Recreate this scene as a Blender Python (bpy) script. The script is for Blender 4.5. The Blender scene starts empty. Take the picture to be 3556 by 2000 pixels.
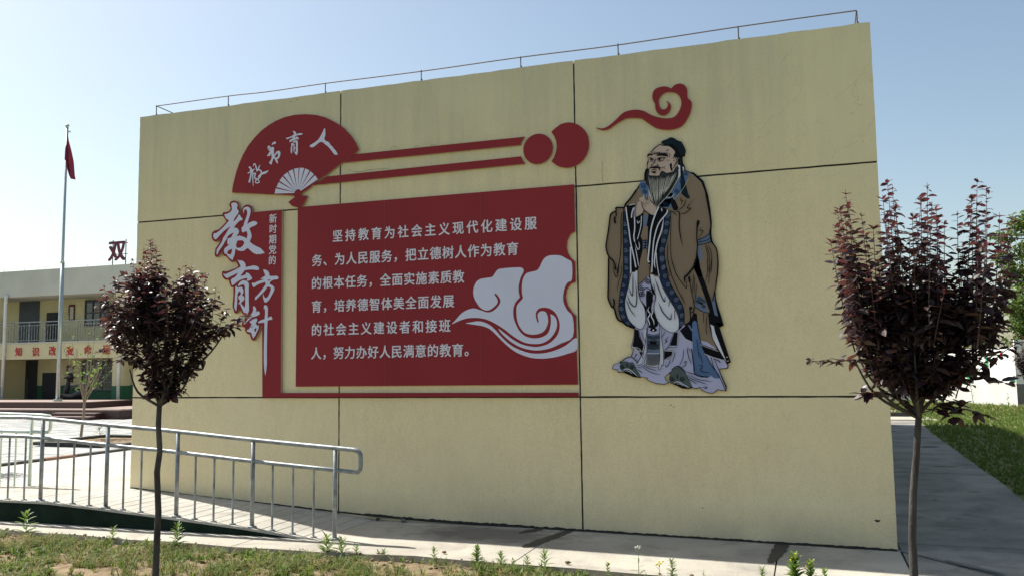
import bpy, bmesh, math, random
import numpy as np
from mathutils import Vector, Matrix
from mathutils.geometry import tessellate_polygon
R_ = math.radians
rnd = random.Random(7)
scene = bpy.context.scene
COL = scene.collection

# ---------------------------------------------------------------- camera, world, sun, exposure
F, CX, CY, CAMH = 2992.07, 1778.0, 1000.0, 1.62
RM = np.array([[0.94611262, 0.04190466, 0.32111511], [0.32357868, -0.08266999, -0.94258289], [-0.01295203, 0.99569557, -0.09177457]])
cam_d = bpy.data.cameras.new('camera'); cam = bpy.data.objects.new('camera', cam_d); COL.objects.link(cam)
cam_d.sensor_width = 36.0; cam_d.lens = F / 3556 * 36; cam_d.clip_end = 3000; cam_d.clip_start = 0.05
M4 = Matrix([list(RM[0]) + [0], list(RM[1]) + [0], list(RM[2]) + [CAMH], [0, 0, 0, 1]])
cam.matrix_world = M4
scene.camera = cam
SUNV = Vector((-0.78, 0.19, 1.0)).normalized()           # towards the sun
SUN_EL = math.asin(SUNV.z); SUN_AZ = math.atan2(SUNV.x, SUNV.y)
world = bpy.data.worlds.new('World'); scene.world = world; world.use_nodes = True
wn = world.node_tree; wn.nodes.clear()
wo = wn.nodes.new('ShaderNodeOutputWorld'); bg = wn.nodes.new('ShaderNodeBackground'); sk = wn.nodes.new('ShaderNodeTexSky')
sk.sky_type = 'NISHITA'; sk.sun_disc = False; sk.sun_elevation = SUN_EL; sk.sun_rotation = SUN_AZ
sk.air_density = 1.0; sk.dust_density = 1.7; sk.ozone_density = 1.0; sk.altitude = 0
bg.inputs['Strength'].default_value = 0.089
tint = wn.nodes.new('ShaderNodeMix'); tint.data_type = 'RGBA'; tint.blend_type = 'MULTIPLY'; tint.inputs[0].default_value = 1.0; tint.inputs[7].default_value = (1.05, 1.02, .91, 1)
wn.links.new(sk.outputs[0], tint.inputs[6]); wn.links.new(tint.outputs[2], bg.inputs[0]); wn.links.new(bg.outputs[0], wo.inputs[0])
sd = bpy.data.lights.new('sun', 'SUN'); sd.energy = 4.6; sd.angle = R_(0.53); sd.color = (1.0, 0.955, 0.88)
so = bpy.data.objects.new('sun', sd); COL.objects.link(so); so.rotation_euler = SUNV.to_track_quat('Z', 'Y').to_euler(); so.location = (-20, 10, 30)
scene.view_settings.view_transform = 'Standard'; scene.view_settings.look = 'None'
scene.view_settings.exposure = 0.92; scene.view_settings.gamma = 1.0; scene.view_settings.use_curve_mapping = False
scene.cycles.max_bounces = 8; scene.cycles.diffuse_bounces = 4; scene.cycles.transparent_max_bounces = 8
scene.cycles.sample_clamp_indirect = 8

# ---------------------------------------------------------------- measuring the photograph
WY = 8.287                                                # the wall stands on the plane y = WY
def wr(p):
    v = RM @ np.array([p[0] - CX, -(p[1] - CY), -F]); return v
def W(p, y=WY):
    v = wr(p); t = y / v[1]; return Vector((v[0] * t, y, CAMH + v[2] * t))
def G(p, z=0.0):
    v = wr(p); t = (z - CAMH) / v[2]; return Vector((v[0] * t, v[1] * t, z))
def proj(v):
    c = RM.T @ np.array([v[0], v[1], v[2] - CAMH]); return (CX + c[0] / -c[2] * F, CY - c[1] / -c[2] * F)
def crop(ox, oy, s): return lambda pts: [(ox + x * s, oy + y * s) for x, y in pts]
cA = crop(720, 680, .16563); cB = crop(760, 900, .13801); cC = crop(820, 1040, .19324); cD = crop(840, 430, .15873)
cE = crop(1540, 860, .27609); cF = crop(1780, 400, .15182); cG = crop(2200, 460, .17945); cH = crop(2080, 660, .20706)
cI = crop(2080, 900, .19324); cJ = crop(2100, 1120, .17941); cK = crop(700, 350, .37961); cL = crop(1000, 600, .55202)
cM = crop(2050, 250, .44861); cN = crop(700, 650, .51724)

# ---------------------------------------------------------------- materials
def principled(name):
    m = bpy.data.materials.new(name); m.use_nodes = True; nt = m.node_tree
    return m, nt, nt.nodes['Principled BSDF']
def mat(name, c, rough=0.7, var=0.12, scale=6.0, bump=0.0, bscale=60.0, metal=0.0, spec=0.5, c2=None, detail=6, coords='obj', stretch=(1, 1, 1), trans=0.0):
    m, nt, b = principled(name)
    N, L = nt.nodes, nt.links
    b.inputs['Roughness'].default_value = rough; b.inputs['Metallic'].default_value = metal
    b.inputs['Specular IOR Level'].default_value = spec
    if coords == 'obj':
        tc = N.new('ShaderNodeTexCoord'); src = tc.outputs['Object']
    else:
        tc = N.new('ShaderNodeNewGeometry'); src = tc.outputs['Position']
    mp = N.new('ShaderNodeMapping'); mp.inputs['Scale'].default_value = stretch; L.new(src, mp.inputs[0])
    n = N.new('ShaderNodeTexNoise'); n.inputs['Scale'].default_value = scale; n.inputs['Detail'].default_value = detail; L.new(mp.outputs[0], n.inputs['Vector'])
    cr = N.new('ShaderNodeValToRGB'); e = cr.color_ramp.elements
    e[0].position = 0.3; e[1].position = 0.7
    if c2 is None:
        e[0].color = tuple(max(0, v * (1 - var)) for v in c) + (1,); e[1].color = tuple(min(1, v * (1 + var)) for v in c) + (1,)
    else:
        e[0].color = tuple(c) + (1,); e[1].color = tuple(c2) + (1,)
    L.new(n.outputs[0], cr.inputs[0]); L.new(cr.outputs[0], b.inputs['Base Color'])
    if bump:
        n2 = N.new('ShaderNodeTexNoise'); n2.inputs['Scale'].default_value = bscale; n2.inputs['Detail'].default_value = 4; L.new(mp.outputs[0], n2.inputs['Vector'])
        bp = N.new('ShaderNodeBump'); bp.inputs['Strength'].default_value = bump; bp.inputs['Distance'].default_value = 0.01
        L.new(n2.outputs[0], bp.inputs['Height']); L.new(bp.outputs[0], b.inputs['Normal'])
    m['cr'] = cr.name
    return m

def mixrgb(nt, a, bcol, fac, mode='MIX'):
    x = nt.nodes.new('ShaderNodeMix'); x.data_type = 'RGBA'; x.blend_type = mode
    for i, v in ((6, a), (7, bcol)):
        if hasattr(v, 'is_output'): nt.links.new(v, x.inputs[i])
        else: x.inputs[i].default_value = tuple(v) + (1,)
    if hasattr(fac, 'is_output'): nt.links.new(fac, x.inputs[0])
    else: x.inputs[0].default_value = fac
    return x.outputs[2]
def noise(nt, vec, scale, detail=5, stretch=(1, 1, 1), rough=0.5, dist=0.0):
    mp = nt.nodes.new('ShaderNodeMapping'); mp.inputs['Scale'].default_value = stretch; nt.links.new(vec, mp.inputs[0])
    n = nt.nodes.new('ShaderNodeTexNoise'); n.inputs['Scale'].default_value = scale; n.inputs['Detail'].default_value = detail
    n.inputs['Roughness'].default_value = rough; n.inputs['Distortion'].default_value = dist
    nt.links.new(mp.outputs[0], n.inputs['Vector']); return n.outputs[0]
def ramp(nt, v, p0, p1, a=0.0, b=1.0):
    r = nt.nodes.new('ShaderNodeMapRange'); r.inputs[1].default_value = p0; r.inputs[2].default_value = p1
    r.inputs[3].default_value = a; r.inputs[4].default_value = b; nt.links.new(v, r.inputs[0]); return r.outputs[0]
def math_(nt, op, a, b=None):
    x = nt.nodes.new('ShaderNodeMath'); x.operation = op; x.use_clamp = True
    for i, v in enumerate((a, b)):
        if v is None: continue
        if hasattr(v, 'is_output'): nt.links.new(v, x.inputs[i])
        else: x.inputs[i].default_value = v
    return x.outputs[0]

def wall_material():
    m, nt, b = principled('yellow_plaster'); L = nt.links
    g = nt.nodes.new('ShaderNodeNewGeometry'); P = g.outputs['Position']
    n1 = noise(nt, P, 1.3, 6); n2 = noise(nt, P, 55, 3); n3 = noise(nt, P, 9, 6, (1, 1, .07), .7)
    base = mixrgb(nt, (.85, .705, .435), (.89, .75, .47), ramp(nt, n1, .35, .65))
    # weather stains: run down from the coping, thinner further down
    sx = nt.nodes.new('ShaderNodeSeparateXYZ'); L.new(P, sx.inputs[0])
    hgt = ramp(nt, sx.outputs[2], 1.9, 4.75, 0.0, 1.0)
    st = math_(nt, 'MULTIPLY', ramp(nt, n3, .38, .75), hgt)
    base = mixrgb(nt, base, (.55, .51, .37), math_(nt, 'MULTIPLY', st, .95))
    base = mixrgb(nt, base, (.52, .50, .38), math_(nt, 'MULTIPLY', math_(nt, 'POWER', hgt, 1.6), .62))  # even greying upwards: weathering plus cool sky light put into the colour
    # mottled fine dirt
    base = mixrgb(nt, base, (.46, .43, .28), math_(nt, 'MULTIPLY', ramp(nt, n2, .45, .75), .34))
    n5 = noise(nt, P, 16, 6, (1, 1, .35), .7)
    base = mixrgb(nt, base, (.66, .56, .35), math_(nt, 'MULTIPLY', ramp(nt, n5, .42, .7), .34))
    base = mixrgb(nt, base, (.86, .77, .50), math_(nt, 'MULTIPLY', ramp(nt, noise(nt, P, .55, 4), .45, .7), .5))
    # hair cracks
    vo = nt.nodes.new('ShaderNodeTexVoronoi'); vo.feature = 'DISTANCE_TO_EDGE'; vo.inputs['Scale'].default_value = 2.1
    wv = noise(nt, P, 3.0, 6); mx = nt.nodes.new('ShaderNodeVectorMath'); mx.operation = 'ADD'
    cb = nt.nodes.new('ShaderNodeCombineXYZ'); L.new(wv, cb.inputs[0]); L.new(wv, cb.inputs[2]); L.new(P, mx.inputs[0]); L.new(cb.outputs[0], mx.inputs[1]); L.new(mx.outputs[0], vo.inputs['Vector'])
    crack = ramp(nt, vo.outputs['Distance'], .0, .006, 1.0, 0.0)
    right = ramp(nt, sx.outputs[0], -2.2, -0.9, 0.0, 1.0); region = math_(nt, 'MULTIPLY', math_(nt, 'MULTIPLY', ramp(nt, noise(nt, P, .8, 2), .40, .54), right), ramp(nt, sx.outputs[2], 2.0, 3.2, 
        .30, 1.0))
    base = mixrgb(nt, base, (.36, .34, .23), math_(nt, 'MULTIPLY', math_(nt, 'MULTIPLY', crack, region), .5))
    # splash dirt near the ground
    low = math_(nt, 'MULTIPLY', ramp(nt, sx.outputs[2], .35, .05, 0.0, 1.0), ramp(nt, n1, .3, .7))
    base = mixrgb(nt, base, (.36, .32, .22), math_(nt, 'MULTIPLY', low, .65))
    L.new(base, b.inputs['Base Color']); b.inputs['Roughness'].default_value = .85; b.inputs['Specular IOR Level'].default_value = .2
    bp = nt.nodes.new('ShaderNodeBump'); bp.inputs['Strength'].default_value = .35; bp.inputs['Distance'].default_value = .006
    L.new(noise(nt, P, 90, 4), bp.inputs['Height']); L.new(bp.outputs[0], b.inputs['Normal'])
    return m
def concrete_material(name, c1, c2, stain=(.2, .18, .16), patch=None):
    m, nt, b = principled(name); L = nt.links
    g = nt.nodes.new('ShaderNodeNewGeometry'); P = g.outputs['Position']
    base = mixrgb(nt, c1, c2, ramp(nt, noise(nt, P, 1.1, 7), .35, .65))
    base = mixrgb(nt, base, stain, math_(nt, 'MULTIPLY', ramp(nt, noise(nt, P, 2.6, 5, (1, 1, 1), .6, .6), .50, .70), .55))
    base = mixrgb(nt, base, tuple(v * .72 for v in c1), math_(nt, 'MULTIPLY', ramp(nt, noise(nt, P, 45, 3), .5, .8), .5))
    if patch:                                             # an old damp stain with a shape of its own
        (px, py, rx, ry) = patch
        sx = nt.nodes.new('ShaderNodeMapping'); sx.inputs['Location'].default_value = (-px / rx, -py / ry, 0); sx.inputs['Scale'].default_value = (1 / rx, 1 / ry, 0)
        L.new(P, sx.inputs[0]); ln = nt.nodes.new('ShaderNodeVectorMath'); ln.operation = 'LENGTH'; L.new(sx.outputs[0], ln.inputs[0])
        ad = nt.nodes.new('ShaderNodeMath'); ad.operation = 'ADD'; L.new(ln.outputs['Value'], ad.inputs[0]); L.new(noise(nt, P, 7, 6), ad.inputs[1])
        base = mixrgb(nt, base, (.11, .095, .085), math_(nt, 'MULTIPLY', ramp(nt, ad.outputs[0], 1.0, 1.6, 1.0, 0.0), .75))
    L.new(base, b.inputs['Base Color']); b.inputs['Roughness'].default_value = .85; b.inputs['Specular IOR Level'].default_value = .25
    bp = nt.nodes.new('ShaderNodeBump'); bp.inputs['Strength'].default_value = .4; bp.inputs['Distance'].default_value = .008
    L.new(noise(nt, P, 40, 5), bp.inputs['Height']); L.new(bp.outputs[0], b.inputs['Normal'])
    return m
def leaf_material(name, c, c2, trans, rough=.38, spec=.5):
    m = mat(name, c, rough, c2=c2, scale=9, spec=spec, coords='pos')
    nt = m.node_tree; b = nt.nodes['Principled BSDF']; out = nt.nodes['Material Output']
    tr = nt.nodes.new('ShaderNodeBsdfTranslucent'); tr.inputs[0].default_value = trans + (1,)
    mx = nt.nodes.new('ShaderNodeMixShader'); mx.inputs[0].default_value = .3
    nt.links.new(b.outputs[0], mx.inputs[1]); nt.links.new(tr.outputs[0], mx.inputs[2]); nt.links.new(mx.outputs[0], out.inputs[0])
    return m

MT = {}
MT['plaster'] = wall_material()
MT['black'] = mat('black_sealant', (.012, .011, .012), .6, coords='pos', bump=.3)
MT['tar'] = mat('bitumen', (.02, .019, .02), .5, scale=30, bump=.6, coords='pos')
MT['red'] = mat('red_board', (.27, .029, .037), .6, .07, .9, coords='pos', spec=.15)
MT['rededge'] = mat('pale_board_edge', (.42, .30, .22), .6, coords='pos')
MT['white'] = mat('white_print', (.66, .67, .84), .6, .03, 2, coords='pos', spec=.15)
MT['letter'] = mat('white_letter', (.72, .69, .79), .6, .03, 2, coords='pos', spec=.15)
MT['scar'] = mat('render_scar', (.42, .38, .27), .8, coords='pos')
MT['seam'] = mat('board_seam', (.27, .08, .075), .5, coords='pos')
MT['ink'] = mat('black_ink', (.006, .006, .010), .6, coords='pos', spec=.08)
MT['brownink'] = mat('brown_ink', (.05, .02, .015), .5, coords='pos', spec=.15)
MT['brown'] = mat('brown_print', (.235, .172, .118), .55, .04, 1.5, coords='pos', spec=.3)
MT['skin'] = mat('skin_print', (.52, .395, .345), .6, .03, 2, coords='pos', spec=.3)
MT['navy'] = mat('navy_print', (.018, .03, .07), .6, .3, 20, coords='pos', spec=.1)
MT['blue'] = mat('blue_print', (.095, .165, .33), .5, .15, 6, coords='pos', spec=.15)
MT['slate'] = mat('slate_print', (.14, .19, .30), .5, .1, 6, coords='pos', spec=.15)
MT['lilac'] = mat('lilac_print', (.45, .45, .68), .6, .05, 1.5, coords='pos', spec=.3)
MT['pale'] = mat('pale_print', (.66, .67, .78), .6, .03, 2, coords='pos', spec=.3)
MT['greygreen'] = mat('grey_print', (.075, .10, .105), .55, .1, 8, coords='pos', spec=.3)
MT['beard'] = mat('beard_print', (.03, .033, .036), .6, .3, 14, coords='pos', spec=.1)
MT['hat'] = mat('dark_teal_print', (.008, .018, .027), .6, .1, 8, coords='pos', spec=.1)
MT['concrete'] = concrete_material('pavement_concrete', (.34, .315, .265), (.45, .42, .35), patch=(-2.95, 7.85, .95, .42))
MT['rampconc'] = concrete_material('ramp_concrete', (.36, .345, .30), (.46, .44, .39))
MT['greyconc'] = concrete_material('side_path_concrete', (.36, .355, .33), (.45, .44, .42))
MT['pathconc'] = concrete_material('path_concrete', (.18, .17, .15), (.30, .285, .255), (.085, .08, .075))
MT['darkgreen'] = mat('dark_green_paint', (.008, .019, .012), .75, .4, 5, bump=.3, bscale=25, coords='pos', spec=.12)
MT['steel'] = mat('galvanised_steel', (.29, .31, .32), .48, .42, 9, bump=.2, bscale=80, metal=.35)
MT['rail2'] = mat('pale_green_painted_steel', (.50, .58, .52), .5, .1, 14)
MT['rust'] = mat('rusted_round_bar', (.07, .055, .058), .7, .3, 20)
MT['bark'] = mat('plum_bark', (.022, .017, .017), .8, c2=(.085, .082, .076), scale=14, bump=.6, bscale=90, stretch=(1, 1, .35), coords='pos')
MT['twig'] = mat('plum_twig', (.07, .035, .04), .6, coords='pos')
MT['leaf'] = leaf_material('plum_leaf', (.018, .014, .018), (.042, .028, .036), (.055, .018, .024), .40, .45)
MT['leafr'] = leaf_material('young_plum_leaf', (.055, .020, .024), (.09, .034, .038), (.17, .045, .05), .48, .38)
MT['leafg'] = leaf_material('bronze_plum_leaf', (.055, .038, .036), (.10, .072, .066), (.14, .05, .04), .45, .38)
MT['ygreen'] = leaf_material('weed_leaf', (.075, .14, .03), (.13, .20, .05), (.22, .34, .05), .55, .3)
MT['gleaf'] = leaf_material('tree_leaf', (.05, .095, .02), (.10, .15, .035), (.20, .28, .05), .55, .3)
MT['stem'] = mat('green_stem', (.12, .17, .06), .6)
MT['grassg'] = leaf_material('green_grass', (.055, .09, .02), (.12, .145, .045), (.16, .20, .04), .7, .2)
MT['grassd'] = leaf_material('dry_grass', (.30, .25, .11), (.42, .36, .18), (.30, .25, .10), .8, .2)
MT['lawn'] = leaf_material('lawn_grass', (.065, .13, .018), (.12, .19, .035), (.16, .25, .03), .7, .2)
MT['soil'] = mat('dry_soil', (.14, .10, .06), .95, c2=(.28, .215, .135), scale=9, bump=1.0, bscale=45, coords='pos', spec=.1)
MT['earth'] = mat('green_earth', (.10, .13, .045), .95, c2=(.22, .20, .10), scale=2.5, bump=.8, bscale=25, coords='pos', spec=.1)
MT['granite'] = mat('dark_red_granite', (.055, .022, .024), .4, .35, 30, coords='pos')
MT['granitetop'] = mat('granite_slab_top', (.30, .22, .19), .5, .2, 8, coords='pos')
MT['tile'] = mat('courtyard_tile', (.30, .31, .30), .75, .2, 3, coords='pos')
MT['kerbred'] = mat('red_kerb_stone', (.20, .11, .075), .8, .3, 9, coords='pos')
MT['kerbdark'] = mat('dark_kerb_stone', (.035, .037, .035), .7, .3, 9, coords='pos')
MT['cream'] = mat('cream_paint', (.66, .60, .37), .8, .06, 1.5, coords='pos', spec=.2)
MT['creamwhite'] = mat('weathered_white_paint', (.56, .56, .48), .8, .08, 1.2, coords='pos', spec=.2)
MT['greenpaint'] = mat('green_dado_paint', (.02, .12, .055), .6, .1, 2, coords='pos')
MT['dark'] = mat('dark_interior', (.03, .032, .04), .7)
MT['bluegrey'] = mat('blue_grey_door', (.06, .075, .10), .6)
MT['glass'] = mat('window_glass', (.05, .07, .085), .08, .1, 3, spec=.8)
MT['signred'] = mat('red_lettering', (.48, .02, .02), .5, coords='pos')
MT['maroon'] = mat('maroon_sign', (.12, .010, .03), .5)
MT['poster'] = mat('notice_paper', (.55, .55, .50), .6, .1, 12)
MT['whitepaint'] = mat('white_paint', (.80, .80, .78), .7, .04, 2, coords='pos', spec=.2)
MT['lowwall'] = mat('grey_white_render', (.60, .60, .57), .8, .1, 1.5, coords='pos', spec=.2)
MT['greywall'] = mat('grey_render', (.16, .15, .14), .85, .15, 3, coords='pos')
MT['muralgreen'] = mat('mural_green', (.03, .35, .10), .6, coords='pos')
MT['muralteal'] = mat('mural_teal', (.03, .30, .19), .6, coords='pos')
MT['muralred'] = mat('mural_red', (.60, .04, .05), .6, coords='pos')
MT['muralyellow'] = mat('mural_yellow', (.75, .55, .05), .6, coords='pos')
MT['muralblue'] = mat('mural_pale_blue', (.42, .58, .68), .6, coords='pos')
MT['pole'] = mat('flagpole_steel', (.42, .47, .45), .35, .1, 10, metal=.6)
MT['flag'] = mat('red_flag_cloth', (.22, .016, .04), .75, .15, 5)
MT['greybark'] = mat('sapling_bark', (.24, .20, .15), .85, .2, 20)
MT['rubber'] = mat('black_plastic', (.015, .015, .017), .5)
MT['yellowflower'] = mat('yellow_petals', (.75, .60, .04), .6)
MT['pipe'] = mat('white_pipe', (.70, .70, .66), .5)

# ---------------------------------------------------------------- mesh helpers
class MB:
    def __init__(s): s.v = []; s.f = []; s.m = []
    def add(s, vs, fs, mi=0):
        o = len(s.v); s.v += [tuple(v) for v in vs]; s.f += [tuple(i + o for i in f) for f in fs]; s.m += [mi] * len(fs); return s
    def box(s, x0, x1, y0, y1, z0, z1, mi=0):
        vs = [(x0, y0, z0), (x1, y0, z0), (x1, y1, z0), (x0, y1, z0), (x0, y0, z1), (x1, y0, z1), (x1, y1, z1), (x0, y1, z1)]
        return s.add(vs, [(0, 3, 2, 1), (4, 5, 6, 7), (0, 1, 5, 4), (1, 2, 6, 5), (2, 3, 7, 6), (3, 0, 4, 7)], mi)
    def tube(s, pts, rad, n=8, mi=0, caps=True):
        pts = [Vector(p) for p in pts]; rs = rad if isinstance(rad, (list, tuple)) else [rad] * len(pts)
        vs = []; up = Vector((0, 0, 1)); t0 = (pts[1] - pts[0]).normalized()
        a = t0.cross(up)
        if a.length < 1e-3: a = Vector((1, 0, 0))
        a.normalize()
        for i, p in enumerate(pts):
            t = (pts[min(i + 1, len(pts) - 1)] - pts[max(i - 1, 0)])
            if t.length < 1e-9: t = t0
            t.normalize(); a = (a - t * a.dot(t)); a = a.normalized() if a.length > 1e-6 else t.orthogonal().normalized(); b = t.cross(a)
            for k in range(n):
                q = 2 * math.pi * k / n; vs.append(p + (a * math.cos(q) + b * math.sin(q)) * rs[i])
        fs = []
        for i in range(len(pts) - 1):
            for k in range(n):
                k2 = (k + 1) % n; fs.append((i * n + k, i * n + k2, (i + 1) * n + k2, (i + 1) * n + k))
        if caps: fs.append(tuple(range(n))[::-1]); fs.append(tuple((len(pts) - 1) * n + k for k in range(n)))
        return s.add(vs, fs, mi)
    def ball(s, c, r, n=10, m=6, mi=0, sc=(1, 1, 1)):
        vs = []; fs = []
        for i in range(m + 1):
            th = math.pi * i / m
            for k in range(n):
                q = 2 * math.pi * k / n; vs.append((c[0] + r * sc[0] * math.sin(th) * math.cos(q), c[1] + r * sc[1] * math.sin(th) * math.sin(q), c[2] + r * sc[2] * math.cos(th)))
        for i in range(m):
            for k in range(n):
                k2 = (k + 1) % n; fs.append((i * n + k, (i + 1) * n + k, (i + 1) * n + k2, i * n + k2))
        return s.add(vs, fs, mi)
    def build(s, name, mats, parent=None, smooth=False, origin=None):
        me = bpy.data.meshes.new(name)
        me.from_pydata(s.v if origin is None else [(v[0] - origin[0], v[1] - origin[1], v[2] - origin[2]) for v in s.v], [], s.f)
        mats = mats if isinstance(mats, (list, tuple)) else [mats]
        for m in mats: me.materials.append(m)
        if len(mats) > 1: me.polygons.foreach_set('material_index', s.m)
        if smooth: me.polygons.foreach_set('use_smooth', [True] * len(me.polygons))
        me.update()
        o = bpy.data.objects.new(name, me); COL.objects.link(o)
        if parent is not None: o.parent = parent
        if origin is not None: o.location = origin
        return o
def tag(o, label=None, cat=None, group=None, kind=None):
    if label: o['label'] = label
    if cat: o['category'] = cat
    if group: o['group'] = group
    if kind: o['kind'] = kind
    return o
def thing(name, label, cat, loc=(0, 0, 0), group=None):
    """an Empty at the base; children are built in world coordinates, then re-based"""
    o = bpy.data.objects.new(name, None); COL.objects.link(o); o.location = loc; o.empty_display_size = .2
    return tag(o, label, cat, group)
def part(mb, name, mats, parent, **k):
    """mesh in world coordinates parented to an Empty with location only"""
    o = mb.build(name, mats, None, **k)
    o.parent = parent
    off = Vector((0, 0, 0)); q = parent
    while q is not None: off += q.location; q = q.parent
    o.location = Vector(o.location) - off
    return o
def cat_rom(pts, n=4, closed=False):
    P = [Vector((p[0], p[1], p[2] if len(p) > 2 else 0)) for p in pts]; out = []; N = len(P)
    rng = range(N if closed else N - 1)
    for i in rng:
        p0 = P[(i - 1) % N] if closed or i > 0 else P[0]; p1 = P[i % N]; p2 = P[(i + 1) % N]
        p3 = P[(i + 2) % N] if closed or i + 2 < N else P[-1]
        for k in range(n):
            t = k / n; out.append(.5 * ((2 * p1) + (p2 - p0) * t + (2 * p0 - 5 * p1 + 4 * p2 - p3) * t * t + (3 * p1 - p0 - 3 * p2 + p3) * t ** 3))
    if not closed: out.append(P[-1])
    return out
# art on the wall: polygons given in photograph pixels, laid out in the wall's own plane
def plate(mb, px, off, thick, holes=(), smooth=0, mi=0, edge_mi=None):
    """a flat cut-out: front face 'off' metres before the wall, 'thick' deep; pixels -> wall plane"""
    loops = [px] + list(holes)
    if smooth: loops = [[(q.x, q.y) for q in cat_rom(l, smooth, True)] for l in loops]
    P3 = [[W(p, WY - off) for p in l] for l in loops]
    flat = [v for l in P3 for v in l]
    tris = tessellate_polygon([[Vector((v.x, v.z, 0)) for v in l] for l in P3])
    yf = WY - off
    fr = [(v.x, yf, v.z) for v in flat]
    fs = []
    for t in tris:
        a, b, c = [Vector(fr[i]) for i in t]
        nrm = (b - a).cross(c - a)
        fs.append(t if nrm.y < 0 else (t[0], t[2], t[1]))
    mb.add(fr, fs, mi)
    if thick:
        for l in P3:
            n = len(l); vs = [(v.x, yf, v.z) for v in l] + [(v.x, yf + thick, v.z) for v in l]
            mb.add(vs, [(i, (i + 1) % n, n + (i + 1) % n, n + i) for i in range(n)], mi if edge_mi is None else edge_mi)
    return mb
LAYER = [0]
def stroke(mb, px, w, off, smooth=5, closed=False, taper=0, mi=0):
    """a printed line: px in pixels, w its width in pixels (or a list)"""
    LAYER[0] = (LAYER[0] + 1) % 9; off = off + LAYER[0] * .00006
    q = cat_rom(px, smooth, closed) if smooth else [Vector((p[0], p[1], 0)) for p in px]
    n = len(q); vs = []
    for i in range(n):
        a = q[(i - 1) % n] if closed or i > 0 else q[0]; b = q[(i + 1) % n] if closed or i < n - 1 else q[-1]
        t = b - a
        if t.length < 1e-6: t = Vector((1, 0, 0))
        t.normalize(); nn = Vector((-t.y, t.x, 0)); u = i / max(1, n - 1)
        ww = w if not isinstance(w, (list, tuple)) else float(np.interp(u * (len(w) - 1), range(len(w)), w))
        if taper: ww *= max(.25, min(1, math.sin(math.pi * min(1, max(0, u))) * 1.6))
        for sgn in (1, -1):
            p = q[i] + nn * ww * .5 * sgn; v = W((p.x, p.y), WY - off); vs.append((v.x, WY - off, v.z))
    fs = []
    for i in range(n if closed else n - 1):
        j = (i + 1) % n; fs.append((2 * i, 2 * j, 2 * j + 1, 2 * i + 1))
    mb.add(vs, fs, mi)
    return mb
# characters from Blender's own font
CH = {}
def char_mesh(ch, bold=.02, ext=.0):
    """one glyph; bolder by laying shifted copies a hair apart"""
    k = (ch, bold, ext)
    if k in CH: return CH[k]
    c = bpy.data.curves.new('character', 'FONT'); c.body = ch; c.resolution_u = 3
    o = bpy.data.objects.new('character', c); COL.objects.link(o)
    dg = bpy.context.evaluated_depsgraph_get(); dg.update()
    m0 = bpy.data.meshes.new_from_object(o.evaluated_get(dg)); bpy.data.objects.remove(o)
    bpy.data.curves.remove(c)
    V = [tuple(v.co) for v in m0.vertices]; Fc = [tuple(p.vertices) for p in m0.polygons]; mb = MB()
    for i, (dx, dy) in enumerate(((0, 0), (1, .45), (-1, -.45), (.35, -.6), (-.35, .6))):
        mb.add([(x + dx * bold, y + dy * bold, z + ext + i * .0012) for x, y, z in V], Fc)
    if ext:                                                # the raised sides
        from collections import Counter
        cn = Counter()
        for f in Fc:
            for p, q in zip(f, f[1:] + f[:1]): cn[(min(p, q), max(p, q))] += 1
        for (p, q), n in cn.items():
            if n == 1: mb.add([(V[p][0], V[p][1], 0), (V[q][0], V[q][1], 0), (V[q][0], V[q][1], ext), (V[p][0], V[p][1], ext)], [(0, 1, 2, 3)])
    me = bpy.data.meshes.new('character'); me.from_pydata(mb.v, [], mb.f); me.update(); bpy.data.meshes.remove(m0)
    CH[k] = me; return me
def put_char(ch, cpos, size, m, parent, bold=.012, ext=.0, rot=0.0, sx=1.0, name='character', full=True):
    me = char_mesh(ch, bold, ext).copy(); me.name = 'character'; me.materials.clear(); me.materials.append(m)
    o = bpy.data.objects.new(name, me); COL.objects.link(o)
    xs = [v.co.x for v in me.vertices]; ys = [v.co.y for v in me.vertices]
    cx = .5; cy = .36
    for v in me.vertices: v.co = Vector(((v.co.x - cx) * size * sx, (v.co.y - cy) * size, v.co.z * size))
    o.rotation_euler = (math.pi / 2, 0, 0)
    if rot: o.rotation_euler = (math.pi / 2, rot, 0)
    off = Vector((0, 0, 0)); q = parent
    while q is not None: off += q.location; q = q.parent
    o.parent = parent; o.location = Vector(cpos) - off
    return o

# ================================================================ GROUND
def gz(x): return float(np.interp(x, [-2.8, .67], [.045, 0.0]))
g = MB(); g.add([(-400, -60, -.14), (400, -60, -.14), (400, 900, -.14), (-400, 900, -.14)], [(0, 1, 2, 3)])
tag(g.build('ground', MT['earth']), kind='structure')
def grid_sheet(x0, x1, y0, y1, nx, ny, zf, name, m, **k):
    xs = np.linspace(x0, x1, nx); ys = np.linspace(y0, y1, ny)
    vs = [(x, y, zf(x, y)) for y in ys for x in xs]
    fs = [(j * nx + i, j * nx + i + 1, (j + 1) * nx + i + 1, (j + 1) * nx + i) for j in range(ny - 1) for i in range(nx - 1)]
    return MB().add(vs, fs).build(name, m, smooth=True, **k)
def hn(x, y, s=1.0):
    return (math.sin(x * 3.1 * s + 1.3 * math.sin(y * 2.3 * s)) + math.sin(y * 4.7 * s + 2.1 * math.sin(x * 1.7 * s)) + .6 * math.sin(x * 11 * s + y * 7 * s) + .4 * math.sin(x * 19 * s - y * 23 * s) + .3 * math.sin(x * 37 * s + 3 * math.sin(y * 31 * s))) / 3.3
def bed_edge(x): return 6.75 - .07 * float(np.interp(x, [-9, -4.5, -3], [1, 1, 0])) + .12 * float(np.interp(x, [-9, -6, -3, 3], [1.2, .4, .2, 0.0])) + .025 * math.sin(x * 5.3) + .015 * math.sin(x * 17)
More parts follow.
